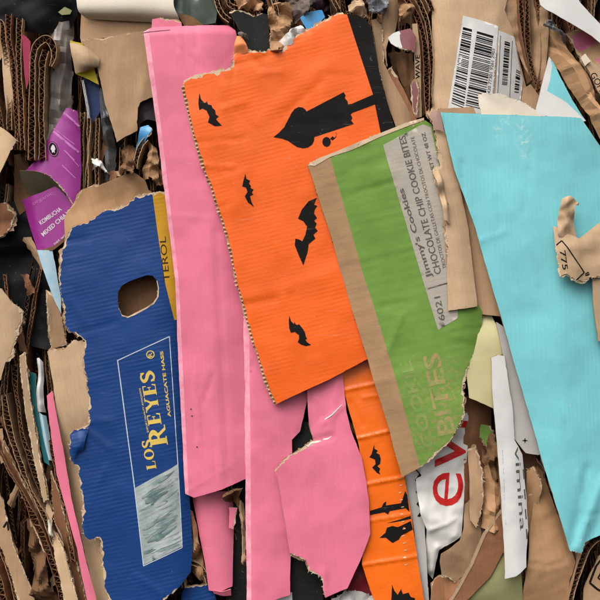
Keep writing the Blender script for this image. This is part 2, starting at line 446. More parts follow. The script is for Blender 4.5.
def subdiv(V, F, lim):
    V = V.tolist(); F = [tuple(f) for f in F]; mids = {}
    for _ in range(5):
        out = []; ch = False
        def mid(a, b):
            k = (min(a, b), max(a, b))
            if k not in mids: mids[k] = len(V); V.append([(V[a][0] + V[b][0]) / 2, (V[a][1] + V[b][1]) / 2])
            return mids[k]
        L = lambda a, b: math.hypot(V[a][0] - V[b][0], V[a][1] - V[b][1]) > lim
        for a, b, c in F:
            e = (L(a, b), L(b, c), L(c, a)); n = sum(e)
            if n == 0: out.append((a, b, c)); continue
            ch = True
            if n == 3:
                x, y, z = mid(a, b), mid(b, c), mid(c, a); out += [(a, x, z), (x, b, y), (z, y, c), (x, y, z)]
            elif n == 1:
                if e[0]: x = mid(a, b); out += [(a, x, c), (x, b, c)]
                elif e[1]: x = mid(b, c); out += [(a, b, x), (a, x, c)]
                else: x = mid(c, a); out += [(a, b, x), (x, b, c)]
            else:
                if not e[0]: x, y = mid(b, c), mid(c, a); out += [(a, b, x), (a, x, y), (y, x, c)]
                elif not e[1]: x, y = mid(a, b), mid(c, a); out += [(a, x, y), (x, b, c), (x, c, y)]
                else: x, y = mid(a, b), mid(b, c); out += [(x, b, y), (a, x, y), (a, y, c)]
        F = out
        if not ch: break
    return np.array(V), np.array(F)
def text(s, body, a, b, h, m, name='printed_lettering', bold=0.0, ref='H', off=.2, parent=None, clip=None, VF=None):
    """lettering with its baseline from a to b (photo pixels), h = height of the reference letter"""
    V, F = VF if VF else text_tris(body, bold)
    rv = 1.0 if VF else text_tris(ref, bold)[0]; rh = 1.0 if VF else rv[:, 1].max() - max(0, rv[:, 1].min())
    x0, x1 = V[:, 0].min(), V[:, 0].max()
    dx, dy = b[0] - a[0], b[1] - a[1]; l = math.hypot(dx, dy); dx /= l; dy /= l
    u = (V[:, 0] - x0) / (x1 - x0) * l; v = V[:, 1] / rh * h
    X = a[0] + u * dx + v * dy; Y = a[1] + u * dy - v * dx
    k = s.k; P = np.stack([300 + (X - 300) * k, 300 + (Y - 300) * k], 1)
    P, F = subdiv(P, F, 5.0)
    if clip is not None:
        c = P[F].mean(1); F = F[inpoly(c[:, 0], c[:, 1], [s.sc(p) for p in clip])]
    ar = P[F]; cr = (ar[:, 1, 0] - ar[:, 0, 0]) * (ar[:, 2, 1] - ar[:, 0, 1]) - (ar[:, 1, 1] - ar[:, 0, 1]) * (ar[:, 2, 0] - ar[:, 0, 0])
    F[cr > 0] = F[cr > 0][:, ::-1]
    return mesh_obj(name, s.surf(P[:, 0], P[:, 1], off), F.tolist(), [m], parent or s.root, P)

# ------------------------------------------------------------------ a corrugated board seen on its edge
def board_geo(path, z, depth, w, pitch, seed, lt=.55, flat=False, zvar=.8, step=None):
    k = (D - z) / D; P = crom([(300 + (p[0] - 300) * k, 300 + (p[1] - 300) * k) for p in path], step or pitch / 8)
    d = np.gradient(P, axis=0); ln = np.hypot(d[:, 0], d[:, 1]); ln[ln == 0] = 1; n = np.stack([d[:, 1] / ln, -d[:, 0] / ln], 1)
    q = np.concatenate([[0], np.cumsum(np.hypot(*np.diff(P, axis=0).T))])
    P = P + n * (.9 * vnoise(q / 22, 4.4, seed) + .35 * vnoise(q / 6, 1.4, seed))[:, None]
    n0 = w * (.16 * vnoise(q / 26, .5, seed) - .26 * np.clip(vnoise(q / 34, 8.5, seed) * 2.5 - .3, 0, 1) + .05 * vnoise(q / 5, .5, seed))
    parts = []
    def ribbon(off, th, zo, uo):
        zf = z + zo + zvar * vnoise(q / 9, 2.2, seed + uo) + .4 * zvar * vnoise(q / 2.2, 5.2, seed + uo)
        a = P + n * (off + th / 2)[:, None]; b = P + n * (off - th / 2)[:, None]; m = len(P)
        lean = .06 * depth
        rows = [(a, zf - depth), (a, zf), (b, zf), (b, zf - depth)]
        V = np.concatenate([np.stack([(r[:, 0] - 300) * S, -zz * S, (300 - r[:, 1]) * S + H], 1) for r, zz in rows])
        U = np.concatenate([np.stack([q + uo * 31, np.full(m, v)], 1) for v in (0, depth, depth + 1, depth * 2 + 1)])
        F = []
        for j in range(3):
            for i in range(m - 1): F.append([j * m + i, j * m + i + 1, (j + 1) * m + i + 1, (j + 1) * m + i])
        F.append([0, m, 2 * m, 3 * m]); F.append([4 * m - 1, 3 * m - 1, 2 * m - 1, m - 1])
        return V, F, U
    h = w / 2 + n0
    parts.append(('liner', ribbon(h, np.full(len(P), lt), 0, 1)))
    parts.append(('liner', ribbon(-h, np.full(len(P), lt), -.4, 2)))
    if not flat:
        parts.append(('fluting', ribbon((h - .4) * np.sin(2 * np.pi * q / pitch + 2.6 * vnoise(q / 13, 6.1, seed)) * (.85 + .2 * vnoise(q / 5, 3.1, seed)), np.full(len(P), lt * .7), -.7, 3)))
    return parts
def edge_board(name, label, path, z, depth=34, w=4.6, pitch=5.2, m=None, cat='cardboard', group=None, mf=None, flat=False, seed=None):
    SEED[0] += 7; sd = seed or SEED[0]
    ge = board_geo(path, z, depth, w, pitch, sd, flat=flat)
    b = max(path, key=lambda p: p[1]); k = (D - z) / D
    root = thing(name, label, cat, W(300 + (b[0] - 300) * k, 300 + (b[1] - 300) * k, z), group)
    for nm, (V, F, U) in ge: mesh_obj(nm, V, F, [m or M('kraft') if nm == 'liner' else mf or M('flute')], root, U, smooth=False)
    return root
# ------------------------------------------------------------------ a curl of paper or board: rows of points lofted
def curl(name, label, cat, rows, m, th=.8, mback=None, group=None, crumple=0, parent=None, nu=12, nv=7, ragged=None):
    SEED[0] += 5
    zs = np.mean([p[2] for r in rows for p in r]); k = (D - zs) / D
    R_ = [np.array([(300 + (p[0] - 300) * k, 300 + (p[1] - 300) * k, p[2]) for p in r], float) for r in rows]
    def res(P, n):
        o = []
        for i in range(len(P) - 1):
            p0, p1, p2, p3 = P[max(0, i - 1)], P[i], P[i + 1], P[min(len(P) - 1, i + 2)]
            for j in range(n):
                t = j / n; o.append(.5 * (2 * p1 + (p2 - p0) * t + (2 * p0 - 5 * p1 + 4 * p2 - p3) * t * t + (3 * p1 - p0 - 3 * p2 + p3) * t ** 3))
        o.append(P[-1]); return np.array(o)
    def reslin(P, n):
        return np.array([P[i] + (P[i + 1] - P[i]) * j / n for i in range(len(P) - 1) for j in range(n)] + [P[-1]])
    ru = reslin if crumple >= 1.5 else res
    G = np.array([ru(r, nu) for r in R_]); G = np.array([res(G[:, i], nv) for i in range(G.shape[1])]).transpose(1, 0, 2)
    a, b, _ = G.shape
    if crumple:
        x, y = G[..., 0], G[..., 1]
        rc = random.Random(SEED[0]); ext = max(np.ptp(x), np.ptp(y)); acc = 0
        for i in range(9):
            th = rc.uniform(0, 3.14); p0 = (rc.uniform(x.min(), x.max()), rc.uniform(y.min(), y.max()))
            d_ = np.abs((x - p0[0]) * -math.sin(th) + (y - p0[1]) * math.cos(th)); lim = rc.uniform(3, 9)
            acc = acc + (1 if i % 2 else -1) * rc.uniform(.3, .8) * np.where(d_ < lim, d_, lim + .15 * (d_ - lim))
        acc = acc - acc.mean(); G[..., 2] += np.clip(crumple * .42, 0, 2.0) * acc
        G[..., 0] += .3 * crumple * facets(x + 40, y, SEED[0] + 2, 8.0); G[..., 1] += .25 * crumple * facets(x, y + 40, SEED[0] + 4, 8.0)
    d1 = np.gradient(G, axis=0); d2 = np.gradient(G, axis=1); nn = np.cross(d1, d2); nn /= np.linalg.norm(nn, axis=2, keepdims=True) + 1e-9
    if nn[..., 2].mean() < 0: nn = -nn
    B = G - nn * th
    tow = lambda g: np.stack([(g[..., 0] - 300) * S, -g[..., 2] * S, (300 - g[..., 1]) * S + H], -1).reshape(-1, 3)
    V = np.concatenate([tow(G), tow(B), tow(G)]); n = a * b; F = []; fm = []
    id_ = lambda i, j: i * b + j
    su = np.zeros((a, b)); su[:, 1:] = np.cumsum(np.linalg.norm(np.diff(G, axis=1), axis=2), 1)
    sv_ = np.zeros((a, b)); sv_[1:] = np.cumsum(np.linalg.norm(np.diff(G, axis=0), axis=2), 0)
    dist = np.minimum(np.minimum(su, su[:, -1:] - su), np.minimum(sv_, sv_[-1:] - sv_))
    if ragged is None: ragged = 1.6 if crumple >= 1.5 else 0
    keep = (dist > ragged * (.5 + .9 * fnoise(G[..., 0] / 4, G[..., 1] / 4, SEED[0] + 9, 2))) if ragged else np.ones((a, b), bool)
    ck = keep[:-1, :-1] & keep[1:, 1:] & keep[1:, :-1] & keep[:-1, 1:]
    for i in range(a - 1):
        for j in range(b - 1):
            if not ck[i, j]: continue
            F.append([id_(i, j), id_(i, j + 1), id_(i + 1, j + 1), id_(i + 1, j)]); fm.append(0)
            F.append([n + id_(i, j), n + id_(i + 1, j), n + id_(i + 1, j + 1), n + id_(i, j + 1)]); fm.append(1)
            for (di, dj, e0, e1) in ((-1, 0, (i, j), (i, j + 1)), (1, 0, (i + 1, j + 1), (i + 1, j)), (0, -1, (i + 1, j), (i, j)), (0, 1, (i, j + 1), (i + 1, j + 1))):
                ii, jj = i + di, j + dj
                if 0 <= ii < a - 1 and 0 <= jj < b - 1 and ck[ii, jj]: continue
                F.append([2 * n + id_(*e0), 2 * n + id_(*e1), n + id_(*e1), n + id_(*e0)]); fm.append(1)
    UV = np.concatenate([G[..., :2].reshape(-1, 2)] * 3)
    low = max((p for r in rows for p in r), key=lambda p: p[1])
    root = parent or thing(name, label, cat, W(300 + (low[0] - 300) * k, 300 + (low[1] - 300) * k, low[2]), group)
    o = mesh_obj('sheet' if parent is None else name, V, F, [m, mback or m], root, UV, fm, smooth=crumple < 1.5)
    return root

# ------------------------------------------------------------------ palette
KR = lin(188, 154, 120); KR2 = lin(164, 129, 96)
def M(n): return MATS[n]
mat('kraft', KR, KR2, streak=.35, grain=.4, flute=(90, 4.4, .22), speck=.5, rough=.8, vary=.34, wrinkle=.1)
mat('kraft_h', KR, KR2, streak=.35, grain=.4, flute=(0, 4.4, .22), speck=.5, rough=.8, vary=.34, wrinkle=.1)
mat('kraft_light', lin(208, 178, 144), lin(186, 153, 118), streak=.3, grain=.4, flute=(80, 4.4, .15), speck=.4, rough=.8, vary=.34, wrinkle=.1)
mat('kraft_red', lin(160, 112, 80), lin(134, 90, 62), streak=.45, grain=.4, flute=(90, 4.4, .3), speck=.4, rough=.8, vary=.34, wrinkle=.1)
mat('kraft_dark', lin(136, 100, 70), lin(110, 79, 54), streak=.5, grain=.5, flute=(90, 4.4, .2), speck=.4, rough=.85, vary=.34)
mat('kraft_fold', lin(190, 150, 112), lin(168, 126, 88), streak=.25, grain=.35, flute=(75, 4.4, .1), wrinkle=.12, rough=.72, vary=.34)
mat('flute', lin(158, 118, 82), lin(132, 96, 64), streak=.2, grain=.5, rough=.9)
mat('flute_dark', lin(120, 86, 58), lin(96, 66, 44), grain=.5, rough=.9)
mat('pale', lin(222, 200, 170), lin(200, 172, 138), grain=.8, rough=.95)
mat('ply_white', lin(235, 226, 212), lin(214, 200, 180), grain=.8, rough=.95)
mat('ink', lin(20, 19, 19), lin(27, 26, 25), rough=.7, spec=.12, flute=(90, 4.4, .15), grain=.2)
# ------------------------------------------------------------------ inks
mat('teal', lin(128, 206, 211), lin(118, 198, 205), rough=.5, spec=.35, flute=(88, 4.2, .24), streak=.1, wear=.9, grain=.12, mott=.25,
    scuff=[(497, 132, 10), (502, 122, 9), (519, 128, 12), (522, 143, 12), (523, 156, 8)], scuff_col=lin(205, 225, 222))
mat('pink', lin(237, 128, 152), lin(228, 114, 140), rough=.55, spec=.3, flute=(86, 4.6, .2), streak=.1, wear=.9, grain=.12, mott=.3)
mat('pink_fold_lit', lin(246, 176, 190), lin(234, 132, 156), rough=.6, flute=(86, 4.6, .05), grain=.3, mott=1.2, mscale=9)  # paler pink: light on the left fold strips put into the colour
mat('orange', lin(250, 108, 28), lin(241, 97, 20), rough=.5, spec=.35, flute=(-14, 4.2, .24), streak=.12, wear=.9, grain=.3, mott=.3)
mat('orange_gloss', lin(253, 120, 24), lin(246, 104, 16), rough=.36, spec=.5, flute=(-14, 4.2, .1), grain=.06, mott=.3, coat=.25)
mat('orange_pale', lin(252, 160, 104), lin(246, 140, 84), rough=.7, grain=.3)
mat('black_ink', lin(20, 19, 19), lin(28, 27, 25), rough=.7, spec=.12, flute=(-14, 4.2, .16), grain=.14)
mat('blue', lin(21, 65, 129), lin(17, 55, 112), rough=.5, spec=.3, flute=(-12, 4.1, .46), grain=.12, mott=.35, scuff_col=lin(110, 140, 180))
mat('yellow', lin(214, 160, 44), lin(196, 142, 34), rough=.6, flute=(-12, 4.1, .2), grain=.15)
mat('gold', lin(228, 198, 100), lin(214, 180, 80), rough=.55, flute=(-12, 4.1, .3), grain=.12)
mat('line_white', lin(205, 212, 222), lin(180, 190, 206), rough=.6, flute=(-12, 4.1, .3))
mat('green', lin(122, 158, 74), lin(106, 143, 60), rough=.7, spec=.2, flute=(-13, 9.0, .5), grain=.3, mott=.6, streak=.12,
    scuff=[(440, 395, 55), (425, 430, 45), (462, 420, 30)], scuff_col=lin(176, 140, 100))
mat('kraft_green', lin(186, 150, 112), lin(166, 128, 92), streak=.3, grain=.4, flute=(-13, 9.0, .4), speck=.5, rough=.8)
mat('newsprint', lin(192, 183, 170), lin(170, 160, 147), rough=.8, flute=(-13, 4.2, .2), grain=.3, streak=.2, speck=.3)
mat('grey_ink', lin(84, 80, 76), lin(110, 104, 98), rough=.8, mott=.9, mscale=20)
mat('magenta', lin(164, 46, 146), lin(142, 34, 124), rough=.35, spec=.5, grain=.06, coat=.3)
mat('olive_inside', lin(120, 108, 84), lin(98, 88, 68), rough=.85, grain=.4)
mat('white_print', lin(226, 214, 222), rough=.6)
mat('white_board', lin(226, 224, 220), lin(208, 206, 203), rough=.65, grain=.2, flute=(90, 4.4, .06))
mat('grey_board', lin(188, 184, 180), lin(170, 166, 162), rough=.7, grain=.3, flute=(90, 4.4, .06))
mat('bag_white', lin(232, 229, 224), lin(218, 214, 208), rough=.38, spec=.5, grain=.05, wrinkle=.5, mott=.3)
mat('red_ink', lin(206, 34, 30), lin(190, 26, 24), rough=.4, spec=.4)
mat('cream', lin(232, 222, 204), lin(214, 200, 178), rough=.7, grain=.3, wrinkle=.15)
mat('pale_yellow', lin(206, 198, 150), lin(190, 180, 130), rough=.6, grain=.2)
mat('olive_board', lin(150, 150, 104), lin(134, 132, 90), rough=.7, grain=.25)
mat('yellow_paper', lin(200, 178, 40), lin(170, 150, 30), rough=.6)
mat('mauve', lin(150, 96, 100), lin(132, 82, 88), rough=.7, grain=.3, flute=(60, 4.4, .3))
mat('pink_print', lin(206, 120, 150), lin(190, 100, 132), rough=.7, grain=.3, flute=(-15, 6, .4))
mat('maroon', lin(166, 52, 84), lin(146, 42, 72), rough=.6)
mat('black_plastic_shade', lin(9, 9, 10), lin(14, 14, 15), rough=.5, spec=.16, grain=.05, wrinkle=.3)  # real black plastic, and the painted shade of the left hollow
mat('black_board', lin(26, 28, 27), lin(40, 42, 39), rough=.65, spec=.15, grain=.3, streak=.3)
mat('dark_green', lin(52, 66, 58), lin(74, 84, 72), rough=.3, spec=.5, grain=.08, wrinkle=.6, mott=.8)
mat('film', lin(176, 164, 156), lin(150, 138, 130), rough=.12, spec=.7, grain=.02, wrinkle=.7, mott=.8, mscale=7, alpha=.5)
mat('film_grey', lin(120, 122, 124), lin(90, 92, 96), rough=.14, spec=.7, grain=.02, wrinkle=.8, mott=.8, mscale=7, alpha=.65)
mat('light_blue', lin(150, 196, 216), lin(196, 214, 222), rough=.5, grain=.15, mott=.9, mscale=6)
mat('bright_blue', lin(40, 132, 200), lin(96, 170, 216), rough=.3, spec=.5, mott=.8, mscale=8, wrinkle=.4)
mat('navy', lin(30, 44, 84), lin(40, 56, 100), rough=.5)
mat('teal_dark', lin(40, 110, 112), lin(32, 92, 96), rough=.6)
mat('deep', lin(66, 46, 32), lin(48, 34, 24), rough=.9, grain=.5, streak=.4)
mat('avocado', lin(200, 208, 206), lin(160, 172, 168), rough=.5, spec=.3, flute=(-28, 4.1, .2), mott=1.2, mscale=6, streak=.8, grain=.3, speck=.8)
mat('avocado_skin', lin(128, 152, 150), lin(166, 182, 180), rough=.5, spec=.3, flute=(-28, 4.1, .2), mott=1.3, mscale=10, streak=.7, grain=.3, speck=.9)
mat('avocado_dark', lin(84, 112, 110), lin(140, 160, 156), rough=.5, spec=.3, flute=(-28, 4.1, .2), mott=1.2, mscale=12, streak=.7, speck=.6)
KF = M('kraft')

# ------------------------------------------------------------------ the bale's packed mass behind everything
def packed(name, x0, x1, y0, y1, seed):
    rs = random.Random(seed); V = []; F = []; U = []; fm = []; n = 0
    x = x0
    while x < x1:
        w = rs.uniform(2.4, 4.6); y = y0 + rs.uniform(-40, 0)
        while y < y1:
            ln = rs.uniform(90, 260); sl = rs.uniform(-.16, .16); z = -rs.uniform(32, 66)
            amp = rs.uniform(1, 5); ph = rs.uniform(0, 6)
            path = [(x + sl * (j * ln / 6 - ln / 2) + amp * math.sin(ph + j * .9), y + j * ln / 6) for j in range(7)]
            mi = rs.choice([0, 0, 1, 2, 3, 4])
            for nm, (v, f, u) in board_geo(path, z, 60, w, 5.2, rs.randint(0, 9999), zvar=1.6, step=1.3):
                V.append(v); U.append(u); F += [[i + n for i in q] for q in f]; fm += [mi if nm == 'liner' else 1] * len(f); n += len(v)
            y += ln * rs.uniform(.75, 1.02)
        x += rs.uniform(4.8, 8.2)
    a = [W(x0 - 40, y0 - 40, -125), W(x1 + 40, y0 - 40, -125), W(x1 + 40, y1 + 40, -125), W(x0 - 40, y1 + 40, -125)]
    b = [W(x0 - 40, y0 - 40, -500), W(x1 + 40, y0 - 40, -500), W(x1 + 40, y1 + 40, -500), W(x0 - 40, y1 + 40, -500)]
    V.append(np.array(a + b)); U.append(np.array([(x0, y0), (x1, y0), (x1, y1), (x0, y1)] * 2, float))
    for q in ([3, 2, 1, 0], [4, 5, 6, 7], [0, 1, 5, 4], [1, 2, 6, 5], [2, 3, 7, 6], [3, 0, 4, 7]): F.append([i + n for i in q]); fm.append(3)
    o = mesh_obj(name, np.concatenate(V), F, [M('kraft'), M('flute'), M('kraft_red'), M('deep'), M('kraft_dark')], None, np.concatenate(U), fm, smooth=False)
    o['kind'] = 'stuff'; o['label'] = 'tightly packed brown cardboard edges deep in the gaps of the bale'; o['category'] = 'cardboard bale'
packed('packed_cardboard', -110, 710, -110, 710, 3)

def shreds(name, n, seed):
    rs = random.Random(seed); V = []; F = []; U = []; fm = []; k = 0
    for q in range(n):
        cx, cy = rs.uniform(-60, 660), rs.uniform(-60, 660); L_, w_ = rs.uniform(12, 46), rs.uniform(3, 12); th = rs.gauss(1.57, .4); z0 = rs.uniform(-46, -26)
        if cx < 66 and (190 < cy < 372 or cy < 42) and rs.random() < .6: continue
        tw = rs.uniform(-1.3, 1.3); bend = rs.uniform(-.5, .5); m = rs.choice([0, 0, 0, 1, 2, 2, 4, 4, 5, 6]); nl, nw = 9, 4; cr = rs.randint(2, 6); sl_ = rs.uniform(-.9, .9)
        for i in range(nl):
            for j in range(nw):
                a = (i / (nl - 1) - .5) * L_ * (1 + .12 * rs.uniform(-1, 1) * (i in (0, nl - 1))); b = (j / (nw - 1) - .5) * w_ * (1 + .3 * rs.uniform(-1, 1))
                zz_ = z0 + b * tw * (.6 + .4 * math.sin(i * .8 + q)) + bend * abs(i - cr) * 1.6 + sl_ * abs(b)
                x = cx + a * math.cos(th) - b * math.sin(th) * .8; y = cy + a * math.sin(th) + b * math.cos(th) * .8
                V.append(W(x, y, zz_)); U.append((x + q * 7, y))
        for i in range(nl - 1):
            for j in range(nw - 1): F.append([k + i * nw + j, k + i * nw + j + 1, k + (i + 1) * nw + j + 1, k + (i + 1) * nw + j]); fm.append(m)
        k += nl * nw
    o = mesh_obj(name, np.array(V), F, [M('kraft'), M('kraft_light'), M('kraft_red'), M('deep'), M('kraft_dark'), M('pale'), M('grey_board')], None, np.array(U), fm, smooth=False)
    o['kind'] = 'stuff'; o['label'] = 'small torn shreds of brown and grey card caught in the gaps'; o['category'] = 'card shreds'
shreds('cardboard_shreds', 520, 11)
# ================================================================== the large panels
# --- teal
A = sheet('teal_carton', 'large flat turquoise carton panel tapering to a point at the lower right', 'carton panel',
    [(441, 112), (520, 115), (583, 117), (600, 142), (664, 215), (664, 520), (600, 537), (586, 543, 't'), (582, 553, 't'), (570, 551), (547, 477), (525, 400), (502, 320), (475, 227), (455, 170)],
    14, M('teal'), ply=M('ply_white'), fl=88, pitch=4.2, dent=1.0, tilt=(.01, .01), tear=.8,
    folds=[((562, 100), (560, 560), -.16, 2.5), ((600, 470), (556, 500), .0, 2)],
    ridges=[((604, 480), (577, 548), 2.2, 4), ((588, 470), (572, 545), -1.6, 5), ((610, 500), (592, 540), -1.4, 4), ((441, 112), (502, 320), .5, 2)])
# --- orange
ORL = [(183, 84, 't'), (190, 77, 't'), (208, 73, 't'), (226, 70, 't'), (233, 66, 't'), (233, 56, 't'), (240, 49, 't'), (252, 51, 't'), (262, 52, 't'), (272, 49, 't'), (282, 51, 't'), (288, 44, 't'),
       (297, 35, 't'), (320, 22, 't'), (338, 13, 't'), (346, 14, 'c'), (357, 15), (366, 19), (371, 27), (380, 77), (394, 125), (420, 230), (430, 330), (400, 345), (366, 360), (340, 374), (275, 405, 's'),
       (265, 380, 's'), (250, 330, 's'), (236, 280, 's'), (228, 238, 's'), (215, 198, 's'), (202, 162, 's'), (192, 130, 's')]
B = sheet('orange_carton', 'large bright orange carton panel printed with black bats and a candle', 'carton panel', ORL, 3, M('orange'),
    fl=-14, pitch=4.2, dent=1.6, dscale=80, tear=1.5, t=3.2, back=M('kraft_light'), flm=M('kraft_light'), sback=1.2, creases=26, regions=[([(344, 5), (373, 95), (381, 135), (386, 175), (420, 190), (420, 0)], M('black_ink'))],
    ridges=[((262, 195), (290, 290), .8, 3), ((330, 60), (260, 120), .6, 8), ((240, 300), (340, 270), .5, 6)], tilt=(.01, .0))
z5 = lambda P, ox, oy, f: [(ox + x / f, oy + y / f) for x, y in P]
bat1 = z5([(237, 370), (243, 395), (258, 412), (268, 405), (272, 418), (286, 420), (290, 432), (300, 440), (303, 458), (315, 466), (304, 476), (312, 486), (328, 503), (300, 505), (272, 490), (278, 468), (266, 442), (250, 434), (237, 440), (233, 412)], 140, 0, 4)
bat2 = z5([(422, 175), (425, 195), (440, 203), (436, 214), (444, 224), (442, 232), (454, 238), (447, 250), (453, 258), (440, 264), (445, 285), (455, 307), (432, 290), (419, 265), (430, 248), (424, 230), (409, 226), (413, 205)], 140, 130, 4)
bat3 = z5([(100, 292), (90, 318), (102, 322), (92, 338), (90, 350), (101, 368), (90, 378), (100, 388), (94, 404), (104, 416), (88, 430), (95, 445), (70, 465), (66, 495), (50, 545), (36, 515), (18, 470), (20, 445), (34, 448), (46, 455), (58, 430), (64, 400), (50, 380), (30, 370), (45, 335), (70, 305)], 290, 120, 3.75)
bat4 = z5([(193, 155), (210, 210), (238, 240), (245, 218), (258, 245), (280, 250), (288, 238), (305, 258), (330, 290), (350, 325), (358, 365), (372, 385), (355, 395), (370, 420), (410, 448), (360, 460), (310, 445), (277, 420), (292, 385), (288, 345), (272, 340), (250, 318), (208, 328), (192, 280), (188, 210)], 270, 300, 10)
for b_, l_ in ((bat1, 'small black bat near the torn upper corner'), (bat2, 'smallest black bat below the corner one'), (bat3, 'biggest black bat beside the green panel'), (bat4, 'black bat near the lower edge')):
    decal(B, 'printed_bat', [b_], M('black_ink'), label=l_)
candle = [(273.5, 137.3), (279, 133), (284, 127.5), (288, 120), (291.5, 113), (294.5, 109.2), (298.5, 107), (302.5, 107.5), (305.5, 109.8), (306.5, 111.5), (343.6, 92.2), (345.6, 95.4), (344.8, 98), (347.6, 101.6), (348, 104.6), (351.5, 104), (375.5, 93.8), (378, 103.4), (352.5, 112.8), (350.5, 114.6), (352.4, 118), (351, 120.5), (353.6, 124), (314.2, 137.2), (314, 141), (311.8, 145), (308, 147.6), (303, 148.5), (297.5, 147.4), (292.5, 144.2), (288, 141), (282, 138.8)]
decal(B, 'printed_candle', [candle], M('black_ink'), label='black candle with a pointed flame')
ball = [(326.5 + 4.3 * math.cos(a * .5236), 142 + 5 * math.sin(a * .5236)) for a in range(12)]
tail = z5([(240, 556), (250, 562), (262, 552), (267, 536), (262, 528), (266, 540), (258, 552), (250, 545)], 270, 0, 4)
decal(B, 'printed_ball', [ball, tail], M('black_ink'))
curl('orange_liner_flap', 'pale orange paper flap torn up at the top of the orange panel', 'paper scrap',
     [[(233, 58, 3), (240, 55, 4), (248, 52, 3.5)], [(234, 47, 5), (241, 45, 7), (247, 46, 5)], [(237, 36, 3), (241, 37, 5), (244, 40, 3)]], M('orange_pale'), .5, M('pale'), crumple=.6)
# --- green
C = sheet('green_carton', 'brown carton panel with a wide grass green band and grey cookie label', 'carton panel',
    [(308, 165, 't'), (318, 160, 't'), (340, 152, 't'), (365, 141, 't'), (405, 125, 't'), (424, 119, 'c'), (432, 124), (450, 200), (470, 290), (484, 312), (481, 345, 't'), (468, 369, 't'), (463, 390, 't'), (465, 414, 't'), (457, 429, 't'), (450, 441, 't'), (420, 468), (402, 477), (387, 423), (349, 300), (330, 232)],
    7.5, M('kraft_green'), fl=-13, pitch=4.2, dent=1.5, tear=1.3, regions=[([(326, 140), (331, 160), (365, 280), (372, 300), (396, 380), (422, 475), (520, 475), (520, 100), (383, 100)], M('green'))],
    folds=[((462, 240), (470, 430), -.5, 5)], ridges=[((345, 260), (435, 240), .5, 4)])
decal(C, 'torn_top_edge', [[(308, 165), (318, 158.5), (340, 150), (365, 139.5), (405, 123), (424, 117.5), (424, 120), (405, 127), (380, 137), (352, 150), (330, 157), (315, 166)]], M('pale'), off=.45)
lab = decal(C, 'label_sticker', [[(383, 145), (400, 136), (423, 124), (431, 127), (447, 200), (456, 280), (458, 318), (438, 330), (423, 280), (391, 173)]], M('newsprint'), off=.25)
GI = M('grey_ink')
text(C, "Jimmy's Cookies", (432.2, 277), (403.2, 188), 5.4, GI, bold=.02, off=.5, ref='J', parent=lab)
text(C, "CHOCOLATE CHIP COOKIE BITES", (441.5, 273), (405, 135), 6.6, GI, bold=.012, off=.5, parent=lab)
text(C, "TROCITOS DE GALLETAS CON TROCITOS DE CHOCOLATE", (446.6, 268), (414, 136), 3.4, GI, bold=.0, off=.5, parent=lab)
text(C, "NET WT 48 OZ", (435.5, 172), (425, 132), 3.6, GI, bold=.02, off=.5, parent=lab)
decal(C, 'printed_line', [[(428, 288), (449, 282), (449, 283.2), (428, 289.2)]], GI, off=.5, parent=lab)
text(C, "6021", (445, 320), (440, 296), 6, GI, bold=.01, off=.5, parent=lab)
mat('kraft_print', lin(178, 144, 102), lin(122, 152, 76), rough=.8, mott=1.4, mscale=16, grain=.3)
text(C, "BITES", (455, 433), (439, 352), 17, M('kraft_print'), bold=.02, off=.15)
mat('kraft_print_faint', lin(150, 150, 92), lin(112, 156, 72), rough=.8, mott=1.6, mscale=14, grain=.3)
text(C, "COOKIE", (434, 446), (410, 360), 11, M('kraft_print_faint'), bold=.03, off=.15)
# --- big pink
Dp = sheet('tall_pink_carton', 'tallest pink carton panel standing between the blue and orange panels', 'carton panel',
    [(143, 31), (152, 26), (190, 25), (228, 22), (235, 28), (242, 60), (262, 150), (268, 300), (250, 400), (247, 479), (222, 490), (194, 498), (185, 494), (179, 380), (175, 280), (157, 130)],
    -3, M('pink'), fl=86, pitch=4.6, dent=1.2, step=3.0, t=2.2, tear=.6, ply=M('pale'), regions=[([(138, 25), (148, 25), (161.5, 130), (178.8, 280), (183.4, 380), (189, 500), (180, 500), (170, 300)], M('pink_fold_lit'))],
    folds=[((189, 494), (148.5, 31), -.38, .9), ((208, 60), (224, 495), -.3, 4), ((140, 33), (240, 30), -.7, .8)],
    ridges=[((216, 232), (228, 480), -.9, 4), ((150, 215), (215, 218), .4, 3)])
mat('pink_dot', lin(120, 70, 90))
decal(Dp, 'punch_mark', [[(190.5, 408), (192, 408.6), (191.6, 410), (190.2, 409.6)]], M('pink_dot'))
decal(Dp, 'punch_mark', [[(191.5, 415), (193, 415.6), (192.6, 417), (191.2, 416.6)]], M('pink_dot'))
decal(Dp, 'punch_mark', [[(196.5, 446), (198, 446.6), (197.6, 448), (196.2, 447.6)]], M('pink_dot'))
decal(Dp, 'score_line', [[(141, 32.2), (170, 29.5), (170, 30.1), (141, 32.9)]], M('pink_dot'), off=.3)
sheet('pink_flap_behind', 'short pink flap edge rising behind the top of the tall pink panel', 'carton flap', [(151, 40), (152, 19), (160, 17.5, 't'), (181, 22), (184, 40)], -9, M('pink'), t=2, dent=.5)
# --- second pink
E = sheet('pink_carton_strip', 'long pink carton panel with a pale folded edge below the orange panel', 'carton panel',
    [(243, 290), (312, 290), (307, 400), (300, 432), (292, 440), (291, 520), (290, 595), (268, 602), (247, 607), (245, 480)],
    -7.5, M('pink'), fl=86, pitch=4.6, dent=1.4, t=2.2, tear=.6, regions=[([(238, 280), (248.5, 280), (250.4, 440), (251.4, 620), (240, 620)], M('pink_fold_lit'))],
    folds=[((253, 600), (250.5, 300), -.38, .9), ((270, 300), (274, 600), -.12, 4)])
